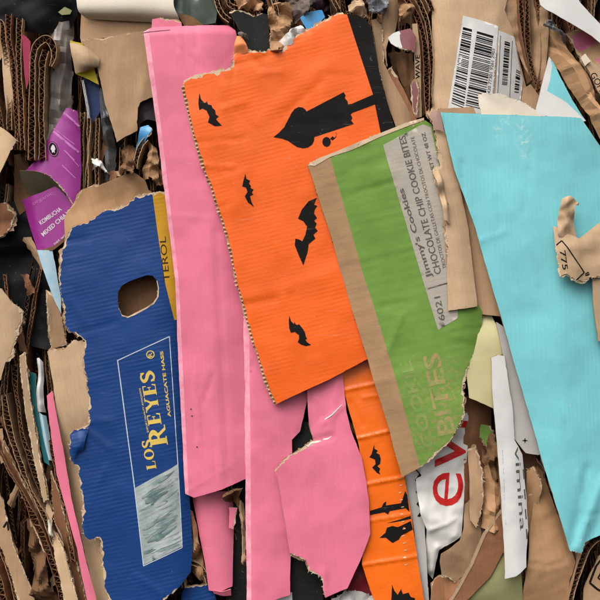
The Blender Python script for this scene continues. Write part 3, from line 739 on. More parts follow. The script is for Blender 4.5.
# --- torn pink, in front
F_ = sheet('torn_pink_carton_piece', 'torn pink carton piece narrowing to a tongue, over the lower orange strip', 'carton panel',
    [(306, 372), (343, 372), (346, 411), (352, 432), (362, 459), (369, 500), (370, 534), (360, 561), (347, 588), (325, 597, 't'), (321, 576, 't'), (309, 570, 't'), (306, 560, 't'), (290, 552, 'c'), (284, 516), (278, 480), (275, 470, 't'), (284, 459, 't'), (293, 454, 't'), (308, 444, 't'), (313, 441, 'c'), (309, 420)],
    -3, M('pink'), fl=86, pitch=4.6, dent=1.6, tear=1.0, folds=[((352, 420), (372, 560), -.25, 3), ((335, 600), (330, 560), .15, 3)],
    ridges=[((310, 442), (331, 436), -1.6, 3), ((322, 425), (345, 405), 1.2, 2), ((330, 432), (338, 380), 1.0, 3), ((325, 595), (324, 570), 1.2, 3), ((311, 400), (322, 418), -1, 2)], tilt=(0, .01))
decal(F_, 'torn_white_ply', [[(306, 445.5), (311, 442), (316, 441.2), (321, 439), (327, 438.6), (333, 435.8), (328, 439.6), (323, 440.4), (318, 442.8), (312, 443.6), (308, 447)]], M('ply_white'), off=.2, step=3)
decal(F_, 'torn_white_ply', [[(324, 419.4), (331, 415), (338, 408), (344, 402.6), (338, 409.4), (331.4, 416), (325, 420)]], M('ply_white'), off=.2, step=3)
# --- rolled pink
G2 = sheet('rolled_pink_flap', 'short pink flap rolled like a tube under the tall pink panel', 'carton flap',
    [(190, 492), (232, 492), (233, 530), (232, 587), (221, 591, 'c'), (209, 591), (204, 560), (196, 520)], -18, M('pink'), corr=False, t=1.0, dent=.6, fl=86,
    bulge=((214, 540), 83, 25, 22))
sheet('small_pink_tab', 'small pink tab sticking out beside the rolled pink flap', 'carton flap', [(229, 508), (237, 508, 't'), (233.5, 529), (228.5, 528)], -15, M('pink'), back=M('kraft'), t=1.6, dent=.3)
curl('pink_flap_tip', 'tiny pink curled tip at the foot of the rolled pink flap', 'paper scrap', [[(212, 590, -19), (222, 591, -17), (231, 589, -19)], [(214, 594, -21), (223, 596, -20), (231, 596, -22)]], M('pink'), .8)
# --- lower orange strip
Gs = sheet('orange_carton_strip', 'narrow glossy orange carton strip with score lines, bats and a candle', 'carton panel',
    [(334, 368), (342, 356), (385, 352), (389, 420), (404, 474), (412, 520), (424, 600), (426, 612), (378, 612), (362, 564), (366, 520), (359, 444), (346, 400)],
    -7, M('orange_gloss'), ply=M('ply_white'), fl=-14, dent=1.2, t=2.2, tear=.6, step=2.0,
    folds=[((392, 430), (410, 600), -.22, 1.2)],
    ridges=[((336, 392), (392, 380), 1.4, 1.3), ((350, 440), (402, 428), 1.6, 1.2), ((358, 486), (410, 476), 1.6, 1.3), ((362, 522), (412, 514), 1.0, 1.2), ((362, 565), (420, 556), 1.4, 1.3), ((340, 400), (352, 440), -1.2, 2)])
m3 = lambda P: z5(P, 350, 430, 3.525)
decal(Gs, 'printed_bat', [m3([(85, 50), (86, 66), (98, 72), (92, 80), (104, 86), (108, 102), (106, 118), (96, 126), (106, 136), (102, 146), (107, 157), (94, 150), (78, 132), (90, 120), (88, 104), (74, 98), (68, 96), (76, 84)])], M('black_ink'), label='black bat above the candle')
decal(Gs, 'printed_candle', [m3([(70, 285), (112, 272), (118, 258), (128, 252), (126, 266), (180, 258), (195, 216), (202, 230), (210, 290), (196, 276), (140, 286), (134, 298), (122, 290), (70, 300)]),
                             m3([(130, 328), (200, 308), (214, 304), (216, 314), (160, 324)]),
                             m3([(104, 380), (125, 362), (130, 344), (150, 338), (168, 342), (215, 322), (222, 352), (180, 372), (172, 386), (150, 398), (136, 388), (128, 380)])], M('black_ink'), label='black candle shapes')
decal(Gs, 'printed_bat', [m3([(148, 544), (156, 566), (168, 580), (180, 560), (186, 578), (206, 572), (214, 588), (228, 592), (232, 625), (142, 625), (146, 590)])], M('black_ink'), label='black bat cut off at the lower end')
for i in range(13):
    y0 = 478 + i * 7.2; x0 = 398.5 + .07 * (y0 - 478) + .8 * math.sin(i * 2.1)
    decal(Gs, 'staple_mark', [[(x0, y0), (x0 + 2.6, y0 - .4), (x0 + 2.7, y0 + .5), (x0 + .1, y0 + .9)]], M('pale'), off=.35)
Gw = sheet('white_carton_strip', 'narrow white side strip with black zigzag print beside the orange strip', 'carton panel',
    [(387, 418), (391, 420), (405, 472), (420, 465), (424, 520), (430, 612), (424, 612), (413, 524), (404, 480)], -14, M('grey_board'), corr=False, t=1.2, dent=.6)
zz = []
for i in range(9): zz.append((416 + .06 * i * 7 + (2.6 if i % 2 else -2.2), 468 + i * 6))
decal(Gw, 'printed_zigzag', [[(x, y) for x, y in zz] + [(x + 2.4, y + 1) for x, y in reversed(zz)]], M('ink'), off=.3)

# --- blue
I = sheet('blue_carton', 'deep blue avocado carton panel with a hand hole and gold lettering', 'carton panel',
    [(59, 280, 't'), (60, 255, 't'), (66, 238, 't'), (71, 227, 't'), (87, 223, 't'), (105, 210, 't'), (127, 205, 't'), (135, 196, 't'), (150, 193, 't'), (166, 192, 'c'), (172, 260), (180, 330), (188, 480), (192, 550, 'c'), (190, 573), (177, 590, 't'), (163, 601, 'c'), (150, 612), (118, 612, 't'), (106, 592, 't'), (102, 565, 't'), (100, 538, 't'),
     (88, 540, 't'), (83, 533, 't'), (82, 497, 't'), (78, 467, 't'), (70, 460, 't'), (70, 433, 't'), (88, 425, 't'), (89, 400, 't'), (83, 360, 't'), (85, 343, 't'), (78, 336, 't'), (66, 327, 't'), (62, 300, 't')],
    -6, M('blue'), ply=M('pale'), fl=-12, pitch=4.1, dent=1.4, tear=1.2, t=3.0, holes=[[(117.5, 300), (118, 292), (122, 285.5), (129, 281.5), (140, 277.5), (148, 275), (153, 276), (156.5, 280), (158, 288), (157, 297), (153, 303), (146, 307.5), (136, 312.5), (128, 316.5), (122, 315), (118.5, 309)]],
    regions=[([(150.5, 180), (190, 180), (190, 320), (174, 320), (165.5, 285), (157, 230)], M('yellow'))],
    folds=[((163, 190), (181, 590), -.55, 5)], ridges=[((92, 500), (104, 470), .7, 3), ((70, 300), (84, 320), .6, 4)])
decal(I, 'handle_rim', [[(119, 308), (122, 316), (128, 318), (137, 314), (147, 308.5), (154, 304), (158.5, 297), (159, 288), (157.5, 281), (156.6, 280.5), (158, 288), (157, 297), (153, 303), (146, 307.5), (136, 312.5), (128, 316.5), (122, 315), (118.8, 308.5)]], M('pale'), off=.2)
def stroke(a, b, w):
    dx, dy = b[0] - a[0], b[1] - a[1]; l = math.hypot(dx, dy); nx, ny = -dy / l * w / 2, dx / l * w / 2
    return [(a[0] + nx, a[1] + ny), (b[0] + nx, b[1] + ny), (b[0] - nx, b[1] - ny), (a[0] - nx, a[1] - ny)]
decal(I, 'printed_frame', [stroke((117.5, 360.5), (169.5, 336.5), .9), stroke((117.6, 360), (134.5, 487), 1.0), stroke((134.5, 487), (143.5, 566), .8), stroke((169.3, 336.5), (178, 470), .8), stroke((178, 470), (182, 548), .8), stroke((143.2, 566), (182, 548), .8)], M('line_white'))
decal(I, 'printed_picture', [[(134.9, 488), (152, 478.5), (170, 469), (177.8, 464), (181.5, 540), (181.4, 547), (160, 557.5), (143.4, 565)]], M('avocado'), off=.25, label='grey green photograph of avocados')
sheet('kraft_board_behind_hole', 'dark brown board seen through the hand hole of the blue panel', 'cardboard', [(108, 262), (166, 258), (170, 330), (112, 336)], -24, M('kraft_dark'), t=2, dent=1.0, fl=80)
pic = [o_ for o_ in I.root.children if o_.name.startswith('printed_picture')][0]
def avo(cx, cy, rx, ry, an):
    an = math.radians(an); return [(cx + rx * math.cos(a) * (1 + .25 * math.cos(a)) * math.cos(an) - ry * math.sin(a) * math.sin(an), cy + rx * math.cos(a) * (1 + .25 * math.cos(a)) * math.sin(an) + ry * math.sin(a) * math.cos(an)) for a in [i * math.pi / 12 for i in range(24)]]
ra = random.Random(4); PICP = [(135.5, 488.5), (152, 479.5), (170, 470), (177.4, 466), (181, 540), (180.8, 546), (160, 556.5), (144, 564)]; lv = 0
for i in range(400):
    q_ = avo(ra.uniform(136, 180), ra.uniform(470, 562), ra.uniform(5, 15), ra.uniform(.5, 2.0), ra.gauss(-28, 6)); qa = np.array(q_)
    if lv < 60 and inpoly(qa[:, 0], qa[:, 1], PICP).all():
        decal(I, 'printed_avocado', [q_], M(ra.choice(['avocado_skin', 'avocado_skin', 'avocado_dark', 'avocado', 'avocado'])), off=.32 + lv * .009, parent=pic, step=6, thick=.05); lv += 1
# serif capitals drawn as outlines, em height 1
def thickpath(pts, w0, w1, w2):
    P = crom(pts, .05); n = len(P); d = np.gradient(P, axis=0); l = np.hypot(d[:, 0], d[:, 1]); L_ = []; R_ = []
    for i in range(n):
        u = i / (n - 1); w = (w0 * (1 - 2 * u) + w1 * 2 * u if u < .5 else w1 * (2 - 2 * u) + w2 * (2 * u - 1)) / 2
        nx, ny = -d[i, 1] / l[i] * w, d[i, 0] / l[i] * w; L_.append((P[i, 0] + nx, P[i, 1] + ny)); R_.append((P[i, 0] - nx, P[i, 1] - ny))
    return L_ + R_[::-1]
bx_ = lambda a, b, c, d: [(a, b), (c, b), (c, d), (a, d)]
el = lambda cx, cy, rx, ry: [(cx + rx * math.cos(i * math.pi / 12), cy + ry * math.sin(i * math.pi / 12)) for i in range(24)]
GL = {'L': ([bx_(.08, 0, .3, 1), bx_(0, .94, .36, 1), bx_(0, 0, .55, .06), [(.5, 0), (.62, 0), (.66, .3), (.6, .3), (.55, .06)]], [], .7),
      'O': ([el(.43, .5, .43, .53)], [el(.43, .5, .21, .44)], .9),
      'S': ([thickpath([(.52, .76), (.44, .94), (.26, .98), (.09, .84), (.16, .62), (.42, .44), (.52, .24), (.36, .03), (.16, .03), (.05, .26)], .1, .25, .1), [(.49, .7), (.56, .7), (.56, 1.0), (.51, 1.0)], [(.02, .3), (.08, .3), (.06, 0), (.02, 0)]], [], .62),
      'E': ([bx_(.08, 0, .31, 1), bx_(0, .94, .58, 1), bx_(0, 0, .6, .06), bx_(.27, .48, .46, .54), bx_(.44, .38, .49, .64), [(.58, 1), (.52, .94), (.53, .74), (.58, .74)], [(.6, 0), (.53, .06), (.58, .28), (.64, .28)]], [], .68),
      'Y': ([[(.02, 1), (.34, .46), (.34, 0), (.56, 0), (.56, .46), (.36, .76), (.25, 1)], [(.52, .46), (.72, 1), (.65, 1), (.42, .56)], bx_(-.03, .94, .28, 1), bx_(.56, .94, .8, 1), bx_(.27, 0, .62, .06)], [], .78),
      'R': ([bx_(.08, 0, .31, 1), bx_(0, .94, .4, 1), bx_(0, 0, .38, .06), thickpath([(.26, .96), (.46, .95), (.6, .74), (.46, .5), (.26, .48)], .1, .24, .1), [(.36, .5), (.52, .5), (.74, .06), (.86, .06), (.86, 0), (.64, 0)]], [], .82)}
def serif(word, big=1.0):
    V = []; F = []; n = 0; x = 0
    for i, ch in enumerate(word):
        so, ho, adv = GL[ch]; k = big if i == 0 else 1.0
        P = [dens([(p[0], p[1]) for p in g], .12) for g in so]; Hh = [dens(g, .12) for g in ho]
        v, f, _ = cdt(P, .3, holes=Hh); v = v * k; v[:, 1] -= (k - 1) * .75 if i == 0 else 0
        V.append(v + np.array([x, 0])); F.append(f + n); n += len(v); x += (adv + .08) * k
    return np.concatenate(V), np.concatenate(F)
GO = M('gold')
text(I, '', (165, 445), (153, 370), 13.2, GO, VF=serif('REYES', 1.3))
text(I, '', (156.5, 468.5), (151, 439), 9.5, GO, VF=serif('LOS'))
text(I, 'AGUACATE HASS', (170.8, 417), (163, 351), 3.0, GO, bold=.03)
text(I, 'EXPORT QUALITY AVOCADOS', (148.8, 432), (140.5, 388), 1.6, GO, bold=.02)
ring = lambda cx, cy, r: [(cx + r * math.cos(i * math.pi / 10), cy + r * math.sin(i * math.pi / 10)) for i in range(20)]
decal(I, 'registered_mark', [ring(150.6, 354.5, 4.2)], GO, holes=[ring(150.6, 354.5, 3.2)])
text(I, 'R', (152.6, 356.6), (151.8, 352.6), 3.8, GO, bold=.02, name='registered_letter')
mat('dark_ink', lin(60, 44, 20))
text(I, 'TEROL', (169.5, 281), (165.2, 236), 6, M('dark_ink'), bold=.0)
curl('torn_blue_sliver', 'loose blue paper sliver peeling off the left edge of the blue panel', 'paper scrap',
     [[(71, 434, -4.5), (80, 431, -3.5), (88, 428, -4)], [(72, 447, -3), (80, 444, -1.5), (85, 442, -3)], [(72, 460, -4.5), (78, 452, -3.5), (83, 450, -4.4)]], M('blue'), .4, M('ply_white'), crumple=.5)
sheet('kraft_ply_under_blue', 'bare brown board ply showing along the torn side of the blue panel', 'cardboard',
    [(48, 351, 't'), (66, 348, 't'), (74, 340, 't'), (84, 341, 'c'), (110, 345), (122, 612), (94, 612), (80, 545), (69, 500), (61, 451), (57, 418), (54, 385)], -15, M('kraft_light'), fl=-12, facet=(4, 0.15), dent=1.2, t=2.6, folds=[((58, 380), (50, 350), -.4, 3)])
sheet('blue_carton_flap', 'small deep blue flap at the lower edge beside the rolled pink flap', 'carton flap', [(181, 596), (184, 588, 't'), (200, 586, 't'), (211, 584), (216, 600), (220, 625), (178, 625)], -22, M('blue'), dent=.8, t=2.4, bulge=((199, 600), 80, 22, 9))
edge_board('curled_cardboard_edge', 'crushed brown board edge curled above the small blue flap', [(184, 588), (183, 572), (190, 563), (200, 566), (206, 576), (208, 585)], -20, 20, 4, 4.8, M('kraft_light'))
curl('crushed_kraft_scrap', 'crumpled brown strip squeezed between the blue panel and rolled pink flap', 'cardboard', [[(185, 500, -22), (190, 505, -16), (194, 510, -22)], [(188, 530, -24), (194, 532, -17), (200, 540, -24)], [(189, 555, -24), (197, 560, -18), (205, 572, -25)], [(190, 575, -26), (199, 580, -20), (208, 590, -27)]], M('kraft_fold'), .8, crumple=3)

# ================================================================== right side: scraps over and under the teal panel
Rr = sheet('torn_kraft_scrap', 'torn brown scrap with a black printed triangle lying on the turquoise panel', 'cardboard scrap',
    [(555, 226, 't'), (562, 229), (575, 236), (580, 238), (600, 223), (664, 200), (664, 280), (600, 277, 't'), (591, 277, 't'), (584, 283, 't'), (575, 280, 't'), (566, 274, 't'), (560, 276, 't'), (556, 246)], 25, M('kraft_light'), back=M('kraft_light'), corr=False, t=1.2, dent=1.2, crumple=2.0, cscale=12,
    folds=[((555, 244), (612, 239), -.35, .8), ((560, 290), (558, 220), -.9, 2), ((585, 236), (588, 285), .3, 1.5), ((574, 240), (572, 285), -.25, 1.5)], tilt=(-.02, 0))
curl('curled_tip', None, None, [[(559, 236, 21), (566, 239, 24), (578, 240, 23)], [(558, 220, 25), (566, 219, 30), (575, 222, 25)], [(560, 206, 27), (566, 203, 32), (574, 208, 27)], [(562, 199, 25), (569, 196.5, 29), (579, 203, 25)], [(569, 200, 23), (574, 199, 25), (579, 205, 23)]], M('kraft_light'), .9, parent=Rr.root, crumple=1.3)
decal(Rr, 'printed_line', [stroke((557, 245), (562, 240.5), 1.2), stroke((562, 240.5), (584.5, 272.5), 1.2), stroke((584.5, 272.5), (576, 280), 1.2)], M('ink'))
text(Rr, '775', (559.5, 251), (562.5, 270), 5.2, M('ink'), bold=.01)
text(Rr, 'N', (562, 237), (566, 233.5), 3.2, M('ink'), bold=.03)
text(Rr, 'B', (590, 275), (589, 271.5), 4.2, M('ink'), bold=.03)
sheet('kraft_strip_over_teal', 'reddish brown board strip under the torn scrap at the right margin', 'cardboard', [(591.5, 272), (664, 272), (664, 350), (598, 341), (593, 300)], 17.8, M('kraft_light'), t=2.2, dent=.8)
# kraft between green and teal
Q1 = sheet('torn_kraft_strip', 'pale torn brown strip overlapping the cookie label beside the turquoise panel', 'cardboard',
    [(426, 113, 't'), (436, 109, 't'), (443, 118), (456, 165), (470, 230), (478, 306), (473, 307), (448, 311), (447, 262, 't'), (445, 205, 't'), (438, 188, 't'), (433, 176, 't'), (434, 168, 't'), (440, 165, 't'), (437, 140, 't'), (432, 122, 't')], 10.4, M('kraft_light'), back=M('kraft'), t=2.0, dent=1.0, tear=1.5, folds=[((444, 150), (468, 308), -.55, 2.5)], crumple=.5, fl=80)
curl('torn_paper_lip', None, None, [[(433, 172, 14), (438, 170, 15), (442, 176, 14)], [(437, 184, 17), (441, 182, 18), (445, 188, 15)], [(441, 200, 16), (445, 199, 17), (448, 206, 14)], [(444, 220, 14), (447, 221, 15), (450, 224, 13)]], M('kraft_light'), .5, parent=Q1.root, crumple=1)
sheet('folded_kraft_board', 'brown folded board standing between the torn strip and the turquoise panel', 'cardboard',
    [(438, 108), (472, 108), (505, 200), (520, 322), (497, 316), (475, 314), (468, 280), (455, 220), (446, 165)], -2, M('kraft'), back=M('kraft'), t=2.2, dent=1.0, folds=[((452, 110), (488, 320), .5, 3), ((470, 110), (496, 320), -.6, 3)], fl=80)
curl('iridescent_tape', 'pinkish shiny tape sliver at the upper corner of the turquoise panel', 'tape', [[(431, 112, 14.5), (436, 111, 16), (440, 113, 15)], [(432, 120, 14), (437, 120, 15.5), (442, 121, 14)], [(434, 130, 13), (439, 130, 14.5), (444, 132, 13)]], mat('tape', lin(204, 172, 146), lin(206, 160, 160), rough=.2, spec=.6, mott=1.4, mscale=22, alpha=.6), .3)
# barcode carton
K = sheet('barcode_carton', 'light brown carton face carrying white barcode labels, top of the bale', 'carton panel',
    [(432, -40), (520, -40), (508, 0), (506, 8), (515, 26), (524, 60), (534, 92), (540, 122), (438, 122), (432, 104, 't'), (433, 60)], -8, M('kraft_light'), dent=1.2, t=2.4, folds=[((442, 0), (436, 110), .0, 2), ((440, 110), (446, 0), -.5, 2.5), ((473, 0), (462, 110), .25, .8), ((474.5, 0), (463.5, 110), -.45, .8), ((499, 10), (492, 110), -.3, 1.2)], crumple=.4, fl=88)
decal(K, 'barcode_label', [[(463, 15.5), (481, 20), (499, 25), (494, 96), (490, 122), (446, 122), (448, 108)]], M('white_board'), off=.55, step=3)
decal(K, 'barcode_label', [[(499.5, 29), (508, 31), (517, 34), (522, 60), (527, 76), (524, 100), (496, 100)]], M('white_board'), off=.55, step=3)
rb = random.Random(5)
def bars(p0, p1, q0, q1, n, m=M('ink')):      # bars between two slanted rails
    u = 0.0; out = []
    ws = [(rb.choice([1, 1, 1, 2, 3]), rb.choice([1, 1, 2, 2])) for _ in range(n)]
    tot = sum(a + b for a, b in ws)
    lp = lambda a, b, t: (a[0] + (b[0] - a[0]) * t, a[1] + (b[1] - a[1]) * t)
    for a, b in ws:
        t0, t1 = u / tot, (u + a) / tot; u += a + b
        out.append([lp(p0, p1, t0), lp(q0, q1, t0), lp(q0, q1, t1), lp(p0, p1, t1)])
    return out
st_ = rb.getstate()
for (a, b, c, d) in (((463, 27), (451, 105), (472, 29.5), (463.5, 110)), ((477, 31), (465, 107), (494, 35), (484, 111))):
    rb.setstate(st_); P = bars(a, b, c, d, 34)
    Pm = [dens([K.sc(p) for p in pl], 4) for pl in P]
    V_, F__, _ = cdt(Pm, 30); mesh_obj('barcode', K.surf(V_[:, 0], V_[:, 1], .75), F__.tolist(), [M('ink')], K.root, V_)
for (a, b, c, d, n) in (((506, 39), (503, 84), (512, 40), (509, 84), 22), ((519, 66), (517, 90), (524, 68), (522, 90), 9)):
    P = bars(a, b, c, d, n); V_, F__, _ = cdt([dens([K.sc(p) for p in pl], 4) for pl in P], 30)
    mesh_obj('barcode', K.surf(V_[:, 0], V_[:, 1], .75), F__.tolist(), [M('ink')], K.root, V_)
text(K, '420 77301 9261 2903', (490.5, 93), (495.5, 48), 3.2, M('grey_ink'), bold=.01, off=.75)
text(K, 'USPS SIGNATURE TRACKING', (494.5, 94), (498, 52), 1.8, M('grey_ink'), off=.75)
decal(K, 'printed_line', [stroke((501.5, 34), (498.5, 94), .5), stroke((514.5, 38), (512, 96), .5)], M('ink'), off=.75)
sheet('torn_white_paper', 'torn off-white paper tucked behind the top edge of the turquoise panel', 'paper', [(480, 126), (480, 112, 't'), (478, 96, 't'), (484, 94, 't'), (500, 94, 't'), (514, 99, 't'), (526, 103, 't'), (537, 110, 'c'), (560, 126)], 6, M('cream'), corr=False, t=.8, facet=(4, 0.12), dent=1.0, crumple=.8, tear=1.0, ply=M('ply_white'))
sheet('kraft_corner_flap', 'small brown flap above the torn off-white paper', 'cardboard', [(522, 100), (524, 88), (531, 84), (540, 95), (537, 116), (524, 116)], -2, M('kraft'), facet=(3, 0.2), dent=.6, t=2)
sheet('teal_white_flap', 'narrow turquoise and white flap standing above the large turquoise panel', 'carton flap', [(549, 57), (553, 62), (572, 100), (586, 121), (560, 128), (534, 128), (536, 110), (542, 85)], 3, M('white_board'), dent=.6, t=2.0, fl=70,
      regions=[([(549, 54), (556, 60), (590, 125), (583, 118), (566, 102), (547, 91), (550, 80), (552, 66)], M('teal'))])
# crushed boards between barcode carton and white strip
sheet('crushed_kraft_board', 'crushed brown board beside the barcode carton at the top', 'cardboard', [(498, -30), (545, -30), (545, 40), (543, 84), (536, 92), (526, 70), (516, 36), (506, 10)], -16, M('kraft'), facet=(8, 0.6), dent=2, t=2.4, crumple=4, cscale=13, folds=[((520, 0), (530, 80), .5, 3)])
for i, (pp, zz_) in enumerate([([(527, -15), (527, 13), (528, 39), (532, 65), (539, 90)], -7), ([(537, -12), (540, 22), (543, 48), (541, 76), (537, 94)], -6), ([(520, -10), (522, 16), (526, 44), (533, 80)], -10)]):
    edge_board('corrugated_board_edge', ['middle of three corrugated board edges beside the small turquoise flap', 'corrugated board edge nearest the small turquoise flap', 'corrugated board edge nearest the barcode labels, beside two others'][i], pp, zz_, 26, 4.2, 5, M('kraft_red' if i else 'kraft_dark'), mf=M('flute'))
sheet('white_card_strip', 'plain white card strip slanting across the upper right corner', 'card', [(538, -6), (540, 5), (545, 9.5), (571, 23), (592, 36), (604, 46), (650, 80), (650, 40), (600, 24), (580, 2), (570, -20), (545, -20)], 12, M('white_board'), corr=False, t=1.2, dent=.8)
# tan roll
curl('crumpled_kraft_roll', 'crumpled tan paper roll slanting down over the small turquoise flap', 'paper roll',
     [[(536, 22, -2), (545, 21, 7), (558, 22, 8), (566, 34, -3)], [(543, 36, 0), (551, 33, 10), (562, 38, 9), (572, 50, -1)], [(552, 58, 2), (562, 54, 13), (574, 60, 11), (585, 66, 0)], [(564, 80, 3), (575, 76, 14), (586, 80, 10), (594, 86, 0)],
      [(580, 106, 2), (587, 101, 12), (592, 100, 10), (597, 104, 0)], [(592, 128, 0), (601, 120, 11), (607, 120, 10), (614, 124, -2)], [(606, 160, -4), (616, 152, 8), (628, 152, 6), (636, 160, -4)]], M('kraft_fold'), .9, crumple=3.0, nu=10, nv=9, ragged=.8)
curl('clear_tape_scrap', 'crinkled grey clear tape at the top of the tan paper roll', 'tape', [[(541, 24, 8), (552, 20, 11), (562, 27, 8)], [(545, 27, 10), (556, 26, 12), (567, 36, 8)], [(550, 26, 9), (558, 32, 11), (569, 46, 6)]], M('film_grey'), .3, crumple=2.5)
sheet('pink_printed_scrap', 'brown scrap with dusty pink print near the white card strip', 'cardboard scrap', [(566, 34, 't'), (575, 31, 't'), (588, 31), (600, 44), (640, 70), (640, 110), (604, 100), (586, 68, 't'), (576, 48, 't')], -4, M('kraft'), facet=(5, 0.4), dent=1.2, t=2.2, crumple=1.2,
      regions=[([(568, 38), (585, 31), (596, 44), (582, 51), (574, 46)], M('pink_print')), ([(594, 58), (640, 70), (640, 90), (600, 66)], M('pink_print'))], folds=[((580, 52), (600, 44), .3, 1.5)])
V1 = sheet('printed_kraft_tab', 'brown tab with small black print between tan roll and right margin', 'cardboard scrap', [(581, 57, 't'), (586, 55, 't'), (592, 62), (606, 72), (640, 100), (640, 130), (604, 102), (597, 90), (589, 72)], 1, M('kraft_light'), facet=(3, 0.2), dent=.8, t=2)
text(V1, 'GOPE', (589.5, 75), (600.5, 94), 6.5, M('ink'), bold=.0)
curl('white_paper_tag', 'small white paper tag above the printed brown tab', 'paper scrap', [[(581, 58, 3), (585, 54, 4), (588, 58, 3)], [(585, 66, 3), (590, 62, 4.5), (593, 67, 3)]], M('cream'), .4)

# ================================================================== lower right
Hh = sheet('white_plastic_bag', 'white plastic bag printed with big red letters below the green panel', 'plastic bag',
    [(415, 452), (425, 440), (470, 412), (469, 440), (467, 483), (462, 537), (450, 545), (440, 551), (437, 566), (435, 584), (430, 578), (425, 566), (427, 545), (427, 530), (420, 513), (417, 490)], -9, M('bag_white'), back=M('bag_white'), corr=False, t=.6, facet=(7, 0.22), dent=1.6, dscale=35, crumple=2.0, cscale=13, step=2.2,
    folds=[((436, 600), (418, 505), -.5, 2), ((464, 420), (458, 540), -.6, 3), ((425, 516), (470, 524), .0, 2), ((470, 526), (420, 514), -.35, 3)], ridges=[((430, 530), (455, 520), 1.5, 2), ((437, 548), (432, 575), 2, 3)])
text(Hh, 'evi', (462, 508), (469, 421), 29.5, M('red_ink'), bold=-.004, ref='x', off=.35)
sheet('dark_red_kraft_board', 'dark reddish brown board behind the white bag, below the pale yellow card', 'cardboard', [(462, 395), (492, 400), (494, 440, 't'), (488, 470, 't'), (484, 540), (468, 548), (464, 500)], -22, crumple=2.2, cscale=14, face=M('kraft_red'), facet=(5, 0.4), dent=1.2, t=2.4, folds=[((478, 400), (476, 560), -.4, 2)])
sheet('bent_kraft_flap', 'bent brown flap curving down beside the white bag', 'cardboard', [(463, 432), (474, 440), (480, 462), (481, 500), (483, 522), (482, 536), (476, 552), (469, 566), (462, 576), (456, 582, 't'), (449, 576, 't'), (441, 572), (439, 560), (440, 552), (450, 546), (459, 540), (463, 528), (466, 483)], -15, M('kraft'), corr=False, t=1.6, dent=.8, folds=[((438, 548), (486, 528), -.45, 4), ((470, 430), (472, 540), -.5, 2), ((452, 600), (476, 540), .35, 2)], crumple=1.2, cscale=12)
sheet('torn_brown_corner', 'brown board corner with a zigzag tear at the lower margin', 'cardboard', [(432, 583, 't'), (440, 577, 't'), (446, 579, 't'), (450, 574, 't'), (456, 581, 't'), (462, 580, 'c'), (470, 612), (432, 625), (430, 600)], -12, M('kraft_red'), facet=(4, 0.4), dent=.6, t=2)
curl('ragged_kraft_tube', 'ragged torn brown board tube left of the white card strip', 'cardboard', [[(482, 462, -22), (487, 455, -14), (496, 452, -13), (503, 460, -20)], [(481, 480, -22), (486, 478, -13), (494, 478, -12), (501, 484, -20)], [(481, 505, -23), (486, 504, -15), (493, 506, -13), (500, 508, -21)], [(480, 530, -26), (485, 530, -18), (492, 532, -16), (499, 534, -24)]], M('kraft_fold'), 1.0, crumple=2.5)
curl('torn_kraft_shreds', 'torn brown shreds above the ragged board tube', 'cardboard scrap', [[(484, 436, -20), (490, 432, -15), (496, 436, -18)], [(486, 446, -18), (491, 445, -12), (497, 448, -16)], [(487, 460, -17), (493, 462, -12), (498, 464, -18)], [(492, 480, -16), (496, 482, -13), (499, 486, -17)]], M('kraft_dark'), .6, crumple=3.5)
sheet('green_sliver', 'little green carton sliver above the torn brown shreds', 'paper scrap', [(476, 424), (490, 426, 't'), (496, 444, 't'), (488, 448, 't'), (480, 438)], -21, M('green'), dent=1, t=2, crumple=1)
Dd = sheet('curved_brown_board', 'curved dark brown board with a pale edge crossing the olive card', 'cardboard', [(503, 508), (520, 500), (520, 560), (503, 553), (491, 576), (467, 600), (455, 616), (440, 616), (449, 600), (470, 564), (483, 534)], -5, M('kraft_red'), crumple=1.2, cscale=14, dent=.8, t=2.2, folds=[((448, 612), (503, 506), .0, 1), ((505, 515), (450, 615), .0, 2)], tilt=(-.05, 0))
pl_ = [(503, 507), (492, 521), (483, 534), (470, 564), (460, 582), (449, 600), (441, 615)]
pe = [(x + 2.6, y + 1.0) for x, y in pl_]
decal(Dd, 'pale_edge', [[(x - .3, y) for x, y in pl_] + pe[::-1]], M('kraft_light'), off=.5)
sheet('olive_card', 'smooth olive green card at the lower margin beside the white strip', 'card', [(506, 546), (520, 560), (524, 625), (450, 625), (467, 598), (490, 574)], -10, M('olive_board'), corr=False, t=1.2, facet=(3, 0.12), dent=1.2)
Pp = sheet('pale_yellow_card', 'pale yellow card piece between the green and turquoise panels', 'card',
    [(484, 314), (480, 326), (473, 356, 't'), (465, 370, 't'), (467, 378), (469, 398), (492, 408), (496, 410), (496, 360), (502, 354), (502, 340), (498, 326), (492, 312)], 3, M('pale_yellow'), ply=M('ply_white'), corr=False, t=1.2, dent=1.0, folds=[((484, 312), (478, 360), .0, 2), ((482, 338), (500, 334), -.5, 5), ((499, 330), (494, 400), -.3, 2)])
T1 = sheet('white_card_strip', 'long white card strip with faint black script hanging below the pale yellow card', 'card',
    [(491, 358), (498, 355), (504, 356), (512, 403), (515, 440), (523, 455), (528, 500), (529, 530), (527, 568), (516, 576, 'c'), (505, 579), (504, 546), (500, 480), (495, 420), (492, 385)], 6.5, M('white_board'), corr=True, t=1.8, dent=1.0, dscale=50, tear=.5, folds=[((512, 410), (520, 570), -.5, 2.5)])
text(T1, 'vimina', (514.5, 447), (520.5, 531), 3.8, M('grey_ink'), bold=.0, ref='x')
text(T1, '-- --- ------ -- ----', (506.5, 525), (503, 450), 1.6, M('grey_ink'))
for i in range(4): decal(T1, 'printed_dash', [stroke((524.2 + i * 1.0, 470 + i * 20), (525.2 + i * .9, 480 + i * 20), 1.4)], M('grey_ink'), off=.25)
